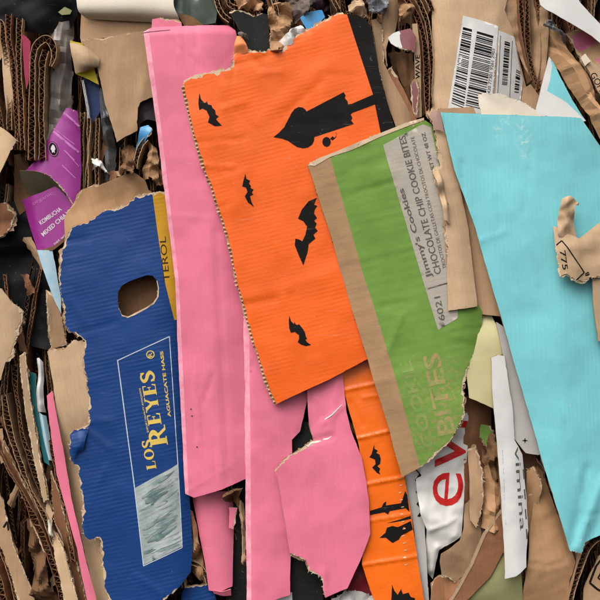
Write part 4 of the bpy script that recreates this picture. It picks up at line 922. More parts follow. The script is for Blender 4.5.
T2 = sheet('grey_card', 'grey white card leaning along the left edge of the turquoise panel', 'card', [(496, 322), (508, 330), (532, 400), (552, 452), (538, 455), (526, 453), (513, 437), (509, 400), (504, 360)], 3.5, M('grey_board'), corr=True, t=1.8, dent=1.0, tear=.6)
star = [(525 + (3.2 if i % 2 == 0 else .9) * math.cos(i * math.pi / 4), 440.5 + (3.2 if i % 2 == 0 else .9) * math.sin(i * math.pi / 4)) for i in range(8)]
decal(T2, 'printed_star', [star], M('ink'))
sheet('dark_kraft_flap', 'dark brown flap behind the white strip and the folded box', 'cardboard', [(515, 442), (530, 448), (545, 470), (540, 500), (532, 540), (524, 520), (522, 470)], -20, M('kraft_dark'), facet=(4, 0.3), tag='t', tear=.75, dent=1, t=2.2)
U = sheet('folded_kraft_box', 'tapering brown box flap with a crease below the turquoise point', 'cardboard box',
    [(540, 468), (546, 474), (556, 505), (570, 545), (576, 562), (570, 580), (568, 625), (516, 625), (523, 600), (528, 562), (530, 535), (535, 495)], -6, M('kraft_fold'), facet=(3, 0.15), crumple=1.4, cscale=17, dent=1.0, t=2.4, folds=[((528, 564), (572, 562), .0, 2), ((570, 563), (528, 564), -.25, 1.2), ((540, 470), (528, 560), .0, 2), ((543, 500), (568, 560), -.7, 1.0)], ridges=[((528, 563), (548, 566), -1.2, 1.6), ((548, 566), (568, 560), -1.2, 1.6), ((543, 502), (566, 558), -1.3, 1.4), ((535, 503), (545, 501), .8, 2)])
edge_board('crushed_board_edge', 'crushed dark corrugated board edge under the turquoise point', [(612, 534), (598, 538), (588, 548), (581, 565), (575, 585), (570, 604)], 0, 30, 5.5, 5.4, M('kraft'), mf=M('flute_dark'))
V2 = sheet('printed_kraft_corner', 'brown board with a black outline mark in the lower right corner', 'cardboard', [(612, 548), (600, 556), (590, 574), (584, 590), (584, 625), (660, 625), (660, 530)], -8, M('kraft'), facet=(3, 0.2), dent=1.0, t=2.4)
decal(V2, 'printed_outline', [stroke((607, 553), (596, 566), 2), stroke((596, 566), (590, 583), 2.2), stroke((590, 583), (597, 589), 2.2), stroke((597, 589), (606, 594), 2.2)], M('ink'))
decal(V2, 'printed_outline', [stroke((604, 566), (598, 578), 1.5), stroke((598, 578), (604, 582), 1.5)], M('ink'))

sheet('creased_kraft_tab', 'creased pale brown tab wedged between the white card strip and box flap', 'cardboard', [(526, 470, 't'), (533, 466, 't'), (540, 482, 't'), (538, 512), (533, 536, 't'), (528, 528)], -9, M('kraft_fold'), t=2, facet=(5, .5), dent=.8, tear=1.2)
sheet('crumpled_brown_slip', 'crumpled brown slip standing right beside the white bag', 'cardboard', [(468, 450, 't'), (476, 446, 't'), (483, 470, 't'), (482, 506, 't'), (476, 528), (470, 520), (469, 486)], -11, M('kraft'), t=2, facet=(6, .5), dent=.8, tear=1.2)
sheet('torn_tan_patch', 'torn tan patch at the top of the dark hollow under the magenta box', 'cardboard', [(-20, 206), (6, 203, 't'), (16, 214, 't'), (12, 226, 't'), (4, 236, 't'), (-20, 240)], -24, M('kraft_red'), t=2, facet=(4, .4), dent=.8, tear=1.4)
# ================================================================== between the pink pieces
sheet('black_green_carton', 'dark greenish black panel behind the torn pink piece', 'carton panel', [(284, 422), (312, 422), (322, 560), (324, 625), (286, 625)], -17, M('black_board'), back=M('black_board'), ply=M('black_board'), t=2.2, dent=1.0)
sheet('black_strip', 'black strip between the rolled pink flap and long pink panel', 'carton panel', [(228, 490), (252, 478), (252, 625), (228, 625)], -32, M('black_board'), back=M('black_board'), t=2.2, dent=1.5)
curl('kraft_splinter', 'brown torn splinter along the pale edge of the long pink panel', 'cardboard scrap', [[(236, 500, -20), (240, 498, -16), (244, 503, -20)], [(240, 520, -20), (243, 520, -17), (246, 524, -20)], [(241, 545, -20), (243, 548, -17), (247, 550, -20)], [(241, 566, -22), (244, 566, -19), (247, 568, -22)]], M('kraft'), .6, crumple=2)
curl('brown_tear_edge', 'crumpled brown paper edge under the tall pink panel', 'paper scrap', [[(222, 494, -16), (232, 490, -12), (243, 486, -16)], [(225, 500, -17), (233, 498, -13), (240, 500, -18)], [(230, 506, -20), (234, 504, -16), (238, 510, -20)]], M('kraft_dark'), .6, crumple=2.5)
sheet('white_paper_corner', 'white paper corner below the long pink panel', 'paper', [(258, 606), (276, 598), (292, 592), (294, 625), (256, 625)], -16, M('white_board'), corr=False, t=.6, dent=1)
sheet('dark_red_scrap', 'dark red scrap between torn pink piece and orange strip', 'paper scrap', [(346, 580), (356, 566), (366, 566), (374, 590), (372, 600), (350, 600)], -18, mat('dark_red', lin(120, 26, 34), lin(90, 20, 28), rough=.5), corr=False, t=.6, dent=1, crumple=2)
curl('crumpled_white_paper', 'crumpled white paper below the torn pink piece', 'paper scrap', [[(330, 598, -14), (345, 590, -9), (362, 592, -10), (376, 598, -15)], [(332, 606, -12), (346, 602, -7), (362, 603, -8), (378, 608, -14)], [(330, 622, -14), (346, 620, -9), (362, 620, -10), (380, 624, -16)]], M('grey_board'), .5, crumple=4)

# ================================================================== left side
mat('magenta_pale', lin(206, 122, 190))
J1 = sheet('magenta_wrapper', 'glossy magenta wrapper torn off at its lower edge, with a round seal', 'wrapper',
    [(66, 108, 't'), (77, 111), (79.5, 130), (80, 170), (79, 192), (73, 204, 't'), (66, 193, 't'), (58, 183, 't'), (50, 176, 't'), (40, 172, 't'), (22, 171), (36, 157), (47, 140)], -13, M('magenta'), back=M('olive_inside'), corr=False, t=.7, dent=.8, ply=M('pale'), tear=.7,
    folds=[((60, 100), (38, 175), .0, 2), ((38, 178), (64, 108), -.6, 3), ((74, 110), (72, 200), -.7, 2.5)], ridges=[((62, 113), (80, 128), 1.0, 1.2)])
cx_, cy_ = 53, 149; eo = lambda rx, ry: [(cx_ + rx * math.cos(i * .5236) * .94 + ry * math.sin(i * .5236) * .2, cy_ + ry * math.sin(i * .5236) - rx * math.cos(i * .5236) * .1) for i in range(12)]
decal(J1, 'printed_seal', [eo(5.6, 8)], M('ink'), off=.3); decal(J1, 'seal_ring', [eo(4.9, 7.2)], M('magenta_pale'), holes=[eo(4.4, 6.6)], off=.45); decal(J1, 'seal_mark', [[(51.5, 146), (53, 144.5), (54.5, 146), (55.5, 149), (54.5, 151), (55, 153), (53.5, 152), (52, 153), (51.8, 150.5), (50.5, 149)]], M('white_print'), off=.45)
for a, b, w in (((53, 131), (78, 152), 2.2), ((53, 128), (74, 144), .8), ((64, 150), (74, 160), 1.2), ((62, 165), (75, 178), 1.0), ((66, 152), (78, 166), .8)): decal(J1, 'printed_line', [stroke(a, b, w)], M('magenta_pale'), off=.3)
decal(J1, 'printed_band', [stroke((66, 114), (78.5, 126), 2)], M('magenta_pale'), off=.3)
curl('wrapper_inside', None, None, [[(22, 172, -14), (40, 173, -13), (56, 180, -14), (66, 192, -16)], [(24, 186, -24), (40, 188, -25), (56, 190, -26), (66, 198, -26)], [(34, 200, -34), (44, 198, -35), (56, 196, -36), (64, 202, -36)]], M('olive_inside'), .6, parent=J1.root)
J2 = sheet('magenta_box', 'magenta box corner with pale lettering under the magenta wrapper', 'carton', [(20, 200), (40, 193), (58, 185), (80, 190), (80, 240), (66, 240), (54, 250), (38, 254), (28, 225)], -22, M('magenta'), corr=False, t=1.2, dent=.5,
    folds=[((43, 255), (32, 196), -.7, 1.2)], regions=[([(36, 251), (54, 246), (68, 234), (80, 234), (80, 260), (36, 260)], M('kraft_dark'))])
text(J2, 'KOMBUCHA', (41, 225), (62, 210), 4.2, M('white_print'), bold=.02); text(J2, 'MIXED CHIA', (43.5, 236.5), (67, 216), 4.2, M('white_print'), bold=.02)
text(J2, 'organic', (33, 205), (53, 194), 3, M('magenta_pale')); text(J2, 'net wt', (55, 245), (66, 236), 3, M('white_print'))
sheet('light_blue_carton', 'pale blue white box side under the magenta box', 'carton', [(37, 250), (52, 250), (57, 275), (61, 300), (61, 314), (54, 300), (44, 272)], -20, M('light_blue'), corr=False, t=1.2, dent=.5, folds=[((44, 250), (58, 314), -.4, 2)])
sheet('narrow_kraft_slip', 'narrow brown board slip between pale blue side and dark hollow', 'cardboard', [(47, 290), (53, 295), (62, 318), (66, 345), (50, 350), (48, 320)], -24, M('kraft'), t=2, facet=(3, 0.3), tag='t', tear=.75, dent=.8)
sheet('hollow_shade_sheet', 'black sheet added for the shade of the dark hollow at the left side', 'plastic sheet', [(-60, 205), (30, 200), (60, 260), (62, 340), (48, 350), (20, 344), (-60, 360)], -36, M('black_plastic_shade'), back=M('black_plastic_shade'), corr=False, t=.6, facet=(8, 0.25), dent=3, crumple=3, cscale=30)  # stands where the hollow is only dark: its shade put in as black
sheet('torn_kraft_flap', 'torn pale brown flap poking in from the left margin over the dark hollow', 'cardboard', [(-40, 280), (0, 289), (10, 302, 't'), (22, 311, 't'), (19, 325, 't'), (14, 347, 't'), (15, 356, 't'), (7, 362, 'c'), (2, 380), (-40, 400)], -8, M('kraft_light'), t=2.0, facet=(4, 0.2), dent=1.2, tear=1.4, folds=[((6, 300), (12, 360), .0, 2), ((12, 290), (8, 370), -.4, 3)])
sheet('kraft_flap_above_blue', 'creased brown flap rising behind the torn top of the blue panel', 'cardboard',
    [(65, 218), (67, 213, 't'), (74, 205, 't'), (82, 190), (90, 187, 't'), (100, 186), (118, 177), (132, 171), (143, 179), (146, 188), (156, 196), (156, 235), (66, 250)], -14, M('kraft_fold'), t=2.4, dent=1.0, crumple=1.3, cscale=14, folds=[((101, 186), (103, 230), -.35, 2), ((66, 216), (150, 194), -.0, 2), ((70, 212), (110, 200), .25, 2)], tilt=(0, .1))
# top-left carton flaps
sheet('kraft_carton_flap', 'broad plain brown carton flap beside the top of the tall pink panel', 'carton flap',
    [(81, 40, 't'), (110, 36, 't'), (146, 30), (165, 30), (165, 94), (150, 97), (140, 102), (137, 108), (137, 130), (124, 137), (117, 142), (114, 131), (105, 104), (97, 66)], -14, M('kraft'), t=2.4, facet=(4, 0.1), dent=1.4, folds=[((126, 30), (120, 140), -.12, 3)], ridges=[((118, 50), (116, 120), .8, 5)])
sheet('kraft_carton_strip', 'brown carton strip just under the cream roll at the top', 'carton flap', [(80, 13), (100, 10), (165, 10), (165, 50), (84, 60), (79, 36)], -22, M('kraft'), t=2.4, dent=1.0, folds=[((94, 60), (90, 10), -.5, 2)])
curl('cream_roll', 'smooth cream rolled sheet at the top margin', 'paper roll', [[(75, -20, -14), (77, 2, -10), (79, 12, -12), (86, 17, -20)], [(110, -20, -12), (110, 2, -6), (112, 13, -8), (114, 19, -18)], [(150, -20, -12), (150, 3, -6), (152, 14, -8), (154, 21, -18)], [(176, -20, -14), (174, 4, -8), (178, 16, -10), (180, 23, -20)]], M('cream'), 1.0)
sheet('yellow_paper', 'mustard yellow paper corner beneath the cream paper curl', 'paper', [(70, 40), (84, 44), (92, 60), (99, 85), (90, 80), (76, 74)], -18, M('yellow_paper'), corr=False, t=.6, dent=.6)
curl('cream_paper_curl', 'cream paper curl with a rounded lip above the magenta wrapper', 'paper scrap', [[(69, 42, -14), (78, 44, -10), (86, 47, -10), (97, 55, -14)], [(71, 52, -11), (80, 54, -5), (89, 57, -4), (99, 60, -11)], [(73, 62, -12), (80, 64, -6), (89, 66, -5), (98, 66, -12)], [(74, 72, -16), (80, 72, -12), (88, 70, -11), (95, 67, -15)]], M('kraft_light'), .5)
curl('clear_film', 'crinkled clear plastic film with bright highlights above the magenta wrapper', 'plastic film', [[(46, 14, -38), (56, 18, -30), (64, 20, -30), (74, 16, -38)], [(46, 60, -30), (53, 58, -22), (62, 58, -24), (73, 60, -31)], [(46, 100, -32), (52, 98, -23), (62, 100, -26), (72, 98, -33)], [(44, 146, -38), (50, 146, -30), (60, 146, -32), (68, 146, -38)]], M('film'), .3, crumple=2.5, nv=8)
curl('grey_film', 'grey plastic film hanging beside the brown carton flap', 'plastic film', [[(98, 88, -28), (103, 90, -22), (110, 96, -28)], [(101, 120, -28), (106, 120, -20), (114, 126, -28)], [(103, 150, -30), (108, 150, -22), (116, 154, -30)], [(103, 185, -34), (108, 185, -26), (116, 185, -34)]], M('film_grey'), .3, crumple=2, nv=8)
curl('white_film_tear', 'torn white film splayed like a star in the gap left of the blue panel', 'plastic film', [[(90, 158, -24), (96, 157, -20), (101, 160, -22)], [(93, 164, -20), (99, 163, -16), (104, 164, -20)], [(95, 168, -22), (103, 169, -18), (109, 175, -22)]], M('bag_white'), .3, crumple=2.5)
sheet('navy_scrap', 'dark navy scrap below the mustard paper corner', 'paper scrap', [(83, 78), (99, 84), (101, 110), (92, 124), (86, 110)], -26, M('navy'), corr=False, t=.8, dent=1)
edge_board('white_paper_edge', 'thin white paper edge beside the navy scrap', [(83, 80), (85, 95), (87, 108), (88, 118)], -19, 12, 1.6, 5, M('white_board'), cat='paper', flat=True)
for i, (pp, lab_) in enumerate([([(82, 112), (82, 140), (81, 165), (81, 200)], 'brown board edge touching the right side of the magenta wrapper'), ([(89, 118), (88, 140), (87, 170), (86, 188)], 'thin pale brown board edge below the navy scrap'), ([(97, 118), (96, 150), (97, 188)], 'brown board edge left of the grey film')]):
    edge_board('board_edge', lab_, pp, -22 - i, 26, 3.4, 4.6, M('kraft' if i != 1 else 'kraft_light'))
# hollow beside the pink panel
curl('black_loop', 'black bent loop in the hollow between the brown flap and tall pink panel', 'plastic strip', [[(118, 146, -24), (119, 136, -20), (126, 131, -18), (135, 131, -22)], [(121, 148, -24), (122, 139, -20), (127, 135, -18), (134, 135, -22)]], M('black_plastic_shade'), .8)
edge_board('twisted_board_edge', 'twisted corrugated board edge beside the bright blue scrap', [(134, 168), (136, 156), (141, 144), (146, 138)], -17, 22, 5, 4.6, M('kraft_light'))
sheet('blue_scrap', 'bright blue scrap in the hollow beside the tall pink panel', 'paper scrap', [(141, 128), (148, 125, 't'), (152, 130, 't'), (148, 138), (138, 152), (135, 165), (133, 158), (138, 140)], -20, M('bright_blue'), corr=False, t=.8, facet=(4, 0.6), dent=1, crumple=2)
curl('grey_sleeve', 'grey purple sleeve in the hollow under the brown flap', 'plastic strip', [[(132, 102, -36), (146, 100, -30), (160, 102, -34)], [(134, 114, -34), (147, 111, -28), (160, 114, -32)], [(136, 126, -36), (148, 120, -30), (162, 124, -34)]], mat('grey_purple', lin(120, 112, 116), lin(84, 76, 82), rough=.5), .8, crumple=1)
curl('crumpled_kraft_wad', 'crumpled brown wad in the hollow left of the tall pink panel', 'cardboard scrap', [[(120, 150, -26), (128, 142, -20), (136, 146, -24)], [(119, 162, -24), (128, 158, -16), (136, 164, -22)], [(118, 176, -24), (128, 174, -16), (138, 176, -22)]], M('kraft_dark'), .8, crumple=4)
curl('kraft_tongue', 'brown paper tongue beside the tall pink panel above the blue panel', 'cardboard scrap', [[(146, 138, -22), (152, 144, -17), (158, 150, -22)], [(148, 152, -20), (154, 154, -14), (160, 160, -20)], [(142, 166, -26), (150, 166, -20), (160, 172, -24)], [(140, 182, -26), (150, 180, -22), (162, 186, -24)]], M('kraft_fold'), .8, crumple=3)
# top-left edges
sheet('black_plastic_film', 'black plastic film with pale glints in the upper left corner', 'plastic sheet', [(-60, -40), (80, -40), (78, 16), (70, 28), (40, 34), (0, 28), (-60, 30)], -26, M('black_plastic_shade'), back=M('black_plastic_shade'), corr=False, t=.6, facet=(8, 0.3), dent=2, crumple=2.5, cscale=18)
sheet('white_glint_strip', 'thin pale plastic strip hanging in the upper left corner', 'plastic strip', [(15, -20), (19, -20), (18, 8), (15, 10)], -26, M('film'), corr=False, t=.6, dent=.4)
sheet('green_scrap', 'tiny green scrap beside the cream roll', 'paper scrap', [(58, 12), (66, 6), (73, 8), (70, 14), (62, 15)], -24, M('olive_board'), corr=False, t=.6, dent=.4)
lt = [([(-4, 20), (2, 24), (4, 44), (8, 80), (10, 130)], -16, 'kraft', 'brown board edge at the upper left margin'), ([(8, 14), (9, 40), (12, 60), (15, 90), (17, 150)], -14, 'kraft_red', 'reddish board edge second from the upper left margin'),
      ([(19, 18), (18, 50), (20, 90), (22, 150)], -12, 'kraft', 'brown board edge just left of the maroon strip'), ([(-6, 60), (-4, 90), (1, 120), (6, 165)], -20, 'kraft_dark', 'dark board edge above the pale torn corner at left'), ([(27, 90), (28, 120), (28, 160)], -20, 'kraft_red', 'reddish board edge below the maroon strip')]
for pp, zz_, mm, lb in lt: edge_board('board_edge', lb, pp, zz_, 30, 5.0, 5.0, M(mm))
sheet('kraft_fin', 'brown board face seen between two edges in the upper left', 'cardboard', [(2, 40), (8, 46), (13, 60), (14, 100), (12, 130), (8, 130), (5, 90)], -20, M('kraft_light'), t=1.6, facet=(3, 0.3), dent=1)
sheet('maroon_strip', 'maroon pink strip standing left of the corrugated loop', 'carton panel', [(22, 35), (25, 36), (30, 41), (29, 70), (28, 84), (26, 89), (24, 70)], -13, M('maroon'), t=1.6, dent=.4)
edge_board('corrugated_loop', 'corrugated board bent over into a loop, its flutes facing out', [(32, 160), (31.5, 120), (32, 90), (33, 60), (37, 45), (46, 38.5), (52, 44), (53, 56), (50, 66)], -8, 30, 6.0, 6.0, M('kraft'))
edge_board('inner_board_edge', 'corrugated board edge standing inside the bent loop', [(42, 160), (41.5, 120), (41, 90), (42, 64), (46, 50)], -10, 30, 6.0, 6.0, M('kraft'))
sheet('torn_kraft_corner', 'pale torn brown corner poking in at left beside the corrugated edges', 'cardboard', [(-40, 110), (0, 127), (9, 133), (17, 140, 't'), (10, 152), (0, 173), (-40, 230)], -4, M('kraft_light'), t=1.8, facet=(3, 0.2), dent=.8, folds=[((8, 130), (2, 172), -.4, 3)])
sheet('dark_kraft_slab', 'dim brown board left of the torn magenta wrapper', 'cardboard', [(14, 155), (26, 152), (30, 172), (34, 205), (20, 215), (14, 200)], -34, M('kraft_dark'), t=2, dent=1)
edge_board('pale_board_edge', 'thin pale board edge leaning at left above the dark hollow', [(7, 184), (6, 200), (2, 218), (-2, 232)], -30, 20, 2.2, 4, M('kraft_light'))

# lower-left edges
ll = [([(-6, 440), (8, 470), (20, 490), (37, 525), (50, 556), (60, 590), (66, 625)], -12, 6.4, 'kraft_red', 'long corrugated edge, lower of the pair sloping down from the left margin'), ([(4, 395), (8, 425), (18, 458), (30, 488), (42, 512), (54, 546)], -14, 5.6, 'kraft', 'long corrugated edge, upper of the pair sloping down from the left margin'),
      ([(14, 365), (17, 400), (24, 440), (34, 470), (40, 492)], -16, 6.0, 'kraft_dark', 'dark corrugated edge under the torn pale flap at left'), ([(51, 440), (57, 478), (66, 520), (73, 562)], -13, 4.4, 'kraft_red', 'fine corrugated edge along the left side of the slim pink strip'),
      ([(-4, 530), (6, 560), (14, 590), (20, 620)], -16, 5.6, 'kraft', 'corrugated edge in the lower left corner'), ([(-8, 565), (0, 585), (6, 615)], -14, 5.6, 'kraft_red', 'outermost corrugated edge in the lower left corner')]
for pp, zz_, w_, mm, lb in ll: edge_board('corrugated_edge', lb, pp, zz_, 34, w_, 5.4, M(mm))
sheet('kraft_batten', 'narrow tan board slat standing beside the white scrap at left', 'cardboard', [(20, 356), (26, 352), (30, 400), (38, 450), (48, 500), (43, 503), (33, 460), (25, 412)], -11, M('kraft_light'), t=2, facet=(4, 0.25), tag='t', tear=.75, dent=.8)
sheet('brown_board_face', 'reddish brown board face between the two long corrugated edges', 'cardboard', [(4, 440), (16, 470), (34, 505), (52, 550), (44, 552), (20, 495), (4, 462)], -19, M('kraft_red'), t=2, facet=(4, 0.3), tag='t', tear=.75, dent=1)
sheet('teal_sliver', 'dark teal sliver beside the white scrap at left', 'paper scrap', [(29, 372), (36, 374), (37, 410), (44, 440), (50, 466), (44, 462), (34, 420)], -17, M('teal_dark'), corr=False, t=.8, dent=.6)
curl('white_paper_scrap', 'folded white paper scrap left of the slim pink strip', 'paper scrap', [[(37, 358, -18), (40, 358, -15), (43, 362, -18)], [(38, 376, -17), (41, 376, -13), (44, 380, -16)], [(36, 398, -17), (40, 398, -13), (44, 400, -16)], [(35, 412, -20), (40, 412, -16), (45, 413, -20)]], M('white_board'), .4, crumple=.8)
curl('pale_blue_paper', 'pale blue white paper below the folded white scrap at left', 'paper scrap', [[(38, 412, -20), (42, 414, -16), (46, 416, -20)], [(42, 436, -19), (46, 436, -15), (50, 438, -19)], [(46, 462, -20), (50, 460, -17), (54, 462, -20)]], M('light_blue'), .4)
sheet('pink_strip', 'slim pink strip slanting down beside the torn blue panel', 'carton panel', [(47, 396), (52, 391), (56, 413), (64, 455), (72, 500), (86, 562), (96, 600), (100, 625), (92, 625), (87, 600), (77, 550), (67, 512), (57, 475), (50, 430)], -10, M('pink'), t=2, dent=.6, folds=[((50, 396), (92, 600), -.3, 1.5)])
sheet('tan_board_strip', 'tan board strip with a white torn tip left of the slim pink strip', 'cardboard', [(46, 500), (52, 515), (50, 530, 't'), (57, 537), (66, 552), (76, 590), (84, 625), (70, 625), (60, 575), (50, 540), (44, 512)], -12, M('kraft_light'), t=2.2, facet=(6, 0.4), tag='t', tear=.75, dent=1, crumple=1)
curl('white_torn_tip', 'white torn paper tip on the tan board strip at lower left', 'paper scrap', [[(47, 522, -10), (49, 520, -8), (51, 523, -10)], [(48, 530, -9), (50, 529, -7), (52, 532, -9)], [(50, 536, -10), (52, 535, -9), (54, 538, -10)]], M('ply_white'), .4, crumple=.8)
sheet('dark_brown_strip', 'dark brown board between the tan strip and slim pink strip', 'cardboard', [(52, 470), (60, 490), (72, 545), (88, 612), (80, 620), (66, 556), (54, 520)], -17, M('kraft_red'), t=2, facet=(4, 0.3), tag='t', tear=.75, dent=.8)
Kb = sheet('tan_board', 'tan board with a black mark in the lower left corner', 'cardboard', [(-20, 455), (4, 500), (12, 540), (30, 588), (40, 625), (24, 625), (10, 575), (2, 550), (-20, 510)], -9, M('kraft'), t=2.2, facet=(5, 0.3), tag='t', tear=.75, dent=1, crumple=.8)
decal(Kb, 'printed_mark', [stroke((4, 527), (8, 521), 2), stroke((8, 521), (9, 530), 1.6)], M('ink'))
curl('shredded_kraft', 'shredded dark brown paper between the lower left boards', 'cardboard scrap', [[(22, 520, -26), (30, 524, -18), (40, 535, -26)], [(26, 545, -26), (36, 548, -17), (46, 556, -26)], [(32, 575, -28), (42, 578, -18), (54, 584, -28)], [(38, 606, -30), (50, 606, -20), (62, 610, -30)]], M('kraft_dark'), .7, crumple=6, nv=8)

# ================================================================== top middle
sheet('dark_green_plastic', 'dark green plastic with a brown patch above the tall pink panel', 'plastic sheet', [(170, -30), (171, 0), (177, 13), (184, 26), (200, 27), (216, 24), (222, -30)], -16, M('dark_green'), corr=False, t=.6, facet=(5, 0.35), dent=2, crumple=2, regions=[([(178, 12), (190, 16), (204, 26), (184, 28)], M('kraft_dark'))], folds=[((198, 0), (214, 26), -.4, 2)])
sheet('black_carton_flap', 'folded black carton flap behind the torn top of the orange panel', 'carton flap', [(229, 12, 't'), (236, 10, 't'), (243, 11, 't'), (253, 16, 't'), (262, 14, 't'), (268, 16), (270, 40), (273, 60), (256, 60), (246, 46), (237, 26)], -4, M('black_board'), back=M('black_board'), t=2.2, dent=.6, folds=[((254, 10), (256, 60), .5, .8), ((257, 10), (259, 60), -.5, .8)], ply=M('pale'))
curl('silver_tape_bit', 'silvery tape bit between the pink and orange panels near the top', 'tape', [[(237, 33, -1), (243, 31, 2), (248, 35, 0)], [(239, 38, 0), (244, 36, 3), (249, 40, 0)]], M('film'), .3, crumple=1.5)
tops = [([(216, -12), (217, 4), (222, 14), (230, 20)], -10, 'kraft_light', 'curved pale board edge just above the tall pink panel'), ([(224, -12), (228, 2), (236, 8)], -12, 'kraft', 'brown board edge above the black flap near the tall pink panel'), ([(238, -10), (244, 2), (252, 10)], -14, 'kraft_red', 'reddish board edge above the folded black flap'), ([(270, -10), (276, 10), (279, 30), (282, 50)], -8, 'kraft', 'brown board edge right of the folded black flap'), ([(326, -12), (333, 0), (338, 10)], -8, 'kraft', 'brown board edge at the peak of the orange panel')]
for pp, zz_, mm, lb in tops: edge_board('board_edge', lb, pp, zz_, 24, 3.8, 4.8, M(mm))
curl('crushed_kraft_fold', 'crushed brown fold above the folded black flap', 'cardboard scrap', [[(232, -10, -14), (246, -8, -8), (262, -10, -14)], [(234, 2, -12), (247, 5, -7), (264, 6, -12)], [(238, 10, -14), (250, 12, -9), (266, 14, -14)]], M('kraft_fold'), .8, crumple=5, nv=8)
curl('crumpled_tan_paper', 'crumpled tan paper right of the folded black flap', 'paper scrap', [[(266, 4, -8), (274, 2, -2), (284, 0, -4), (292, 4, -10)], [(267, 20, -8), (275, 20, -1), (284, 18, -3), (292, 22, -10)], [(269, 36, -8), (276, 38, -2), (284, 36, -3), (290, 34, -10)], [(270, 54, -8), (276, 54, -3), (282, 54, -4), (288, 50, -10)]], M('kraft_fold'), .6, crumple=4, nv=7)
curl('crumpled_white_film', 'crumpled white film along the torn top of the orange panel', 'plastic film', [[(272, 42, -3), (280, 38, 1), (290, 30, 0), (300, 24, -3)], [(274, 50, -2), (282, 46, 2), (292, 38, 1), (304, 28, -2)], [(276, 56, -4), (284, 52, -1), (294, 44, -1), (306, 34, -4)]], M('bag_white'), .3, crumple=3)
sheet('blue_film_scrap', 'shiny blue scrap behind the torn slope of the orange panel', 'plastic film', [(300, 17), (308, 12), (322, 9), (325, 16), (314, 30), (306, 28)], -3, M('bright_blue'), corr=False, t=.5, dent=.6, bulge=((312, 18), 60, 14, 6))
curl('grey_crumple', 'crumpled grey brown paper at the top margin left of the blue scrap', 'paper scrap', [[(282, -10, -16), (296, -10, -8), (314, -10, -14)], [(284, 6, -14), (298, 6, -8), (314, 4, -14)], [(288, 24, -14), (298, 22, -9), (308, 18, -14)]], mat('grey_paper', lin(138, 124, 114), lin(90, 76, 70), rough=.8, mott=1.0), .6, crumple=6, nv=8)
curl('purple_dark_crumple', 'dark plum paper above the shiny blue scrap', 'paper scrap', [[(300, -10, -14), (316, -8, -9), (332, -10, -14)], [(302, 4, -14), (316, 5, -8), (332, 2, -14)], [(306, 12, -16), (318, 11, -11), (330, 10, -16)]], mat('plum', lin(70, 48, 58), lin(48, 34, 42), rough=.6), .6, crumple=4, nv=8)
curl('torn_tan_peak', 'torn tan paper at the black top corner of the orange panel', 'paper scrap', [[(346, 2, -4), (354, 0, 1), (364, 2, -4)], [(349, 12, -3), (357, 10, 1), (367, 10, -4)], [(358, 18, -6), (364, 16, -2), (371, 20, -6)]], M('kraft_light'), .5, crumple=3)
curl('black_foil', 'crinkled black foil with silver glints at the top margin', 'plastic film', [[(362, -12, -8), (374, -10, -1), (388, -12, -8)], [(366, 4, -6), (376, 4, 0), (390, 2, -8)], [(370, 16, -8), (378, 16, -3), (387, 14, -9)]], mat('foil', lin(40, 42, 46), lin(150, 154, 158), rough=.2, spec=.6, mott=1.0, mscale=16, wrinkle=.6), .3, crumple=4, nv=8)

# right of the orange panel
sheet('tall_kraft_board', 'tall brown board standing along the black side of the orange panel', 'cardboard', [(372, 20), (377, 18, 't'), (384, 30, 't'), (384, 62), (392, 78), (416, 124), (400, 140), (386, 100), (378, 64)], -3, M('kraft'), t=2.2, facet=(4, 0.25), dent=.8, folds=[((376, 20), (400, 124), .0, 2), ((379, 20), (404, 124), -.7, 1.2)], fl=75)
sheet('second_kraft_board', 'brown board with a crushed top, second right of the orange panel', 'cardboard', [(384, 58, 't'), (387, 70, 't'), (392, 66, 't'), (398, 76), (414, 112), (420, 135), (404, 135), (390, 90)], -8, M('kraft_red'), t=2.2, facet=(4, 0.35), dent=1, folds=[((391, 74), (412, 125), -.4, 1.2)], fl=70)
sheet('twisted_kraft_sheet', 'twisted brown sheet above the white and mauve scrap', 'cardboard', [(384, -20), (396, -20), (399, 12), (396, 30), (390, 36), (386, 50), (387, 68), (382, 40), (383, 10)], -9, M('kraft'), t=2, facet=(6, 0.6), dent=1.2, crumple=2, folds=[((390, 0), (388, 60), -.6, 2)])
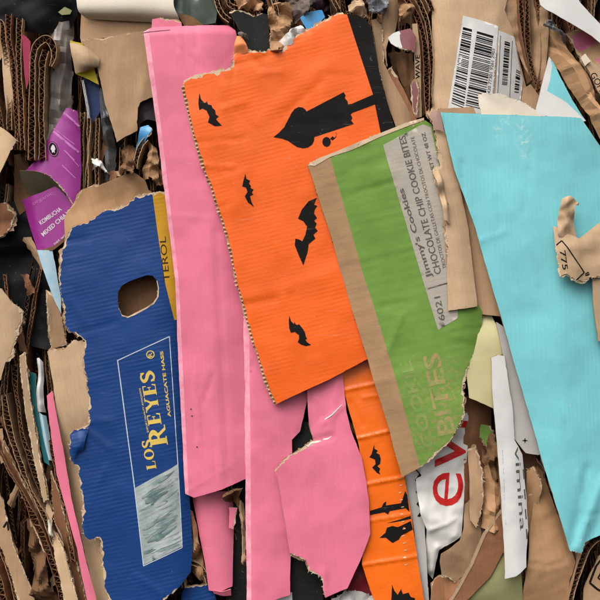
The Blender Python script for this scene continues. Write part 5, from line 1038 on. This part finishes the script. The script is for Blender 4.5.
sheet('mauve_white_scrap', 'small scrap half white and half mauve, right of the orange panel', 'cardboard scrap', [(388, 37), (393, 33), (399, 31), (410, 29), (416, 38), (415, 52, 't'), (406, 50, 't'), (397, 47), (391, 43)], -2, M('mauve'), back=M('kraft_light'), t=2.0, facet=(3, 0.25), dent=.8, regions=[([(380, 30), (399, 25), (400, 40), (404, 55), (385, 55)], M('white_board'))], folds=[((396, 30), (408, 56), .0, 2)])
curl('dark_kraft_wave', 'dark brown waving board below the mauve scrap', 'cardboard', [[(392, 50, -22), (400, 52, -16), (414, 52, -22)], [(396, 70, -22), (404, 72, -14), (415, 72, -22)], [(404, 92, -22), (409, 92, -16), (416, 90, -22)], [(412, 116, -22), (415, 116, -18), (420, 114, -22)]], M('kraft_dark'), .9, crumple=1.5)
X3 = sheet('pale_kraft_strip', 'pale brown slat with black print left of the barcode carton', 'cardboard', [(412, 24), (417, 24), (420, 50), (421, 80), (422, 116), (416, 118), (415, 80), (414, 52)], -6, M('kraft_light'), t=1.8, facet=(3, 0.2), dent=.6)
text(X3, 'WAVE', (420, 79), (419.5, 55), 4.5, M('ink'), bold=.02)
sheet('rose_sliver', 'rose brown sliver at the foot of the pale printed slat', 'cardboard scrap', [(411, 86), (416, 79), (419, 90), (417, 118), (413, 112)], -4, M('mauve'), t=1.4, tag='t', tear=.75, dent=.5)
for i, (pp, lb) in enumerate([([(400, -8), (410, 4), (418, 18), (424, 40), (427, 64), (427, 84), (428, 112)], 'corrugated edge curving left of the barcode carton, nearest the pale slat'), ([(412, -10), (420, 4), (428, 24), (431, 50), (431, 76), (431, 104)], 'corrugated edge pressed against the left side of the barcode carton'), ([(420, -14), (428, 0), (432, 10)], 'short corrugated edge at the top margin by the barcode carton')]):
    edge_board('corrugated_edge', lb, pp, -7 - i * 1.5, 28, 5.2, 5.2, M('kraft_red' if i == 0 else 'kraft'))
curl('crushed_kraft_knot', 'knotted brown paper above the pale printed slat', 'cardboard scrap', [[(396, -8, -16), (404, -6, -10), (412, -4, -14)], [(398, 8, -14), (406, 8, -6), (414, 10, -12)], [(398, 18, -14), (406, 16, -6), (416, 18, -12)], [(402, 26, -16), (408, 24, -10), (416, 28, -14)]], M('kraft_fold'), .7, crumple=3.5)
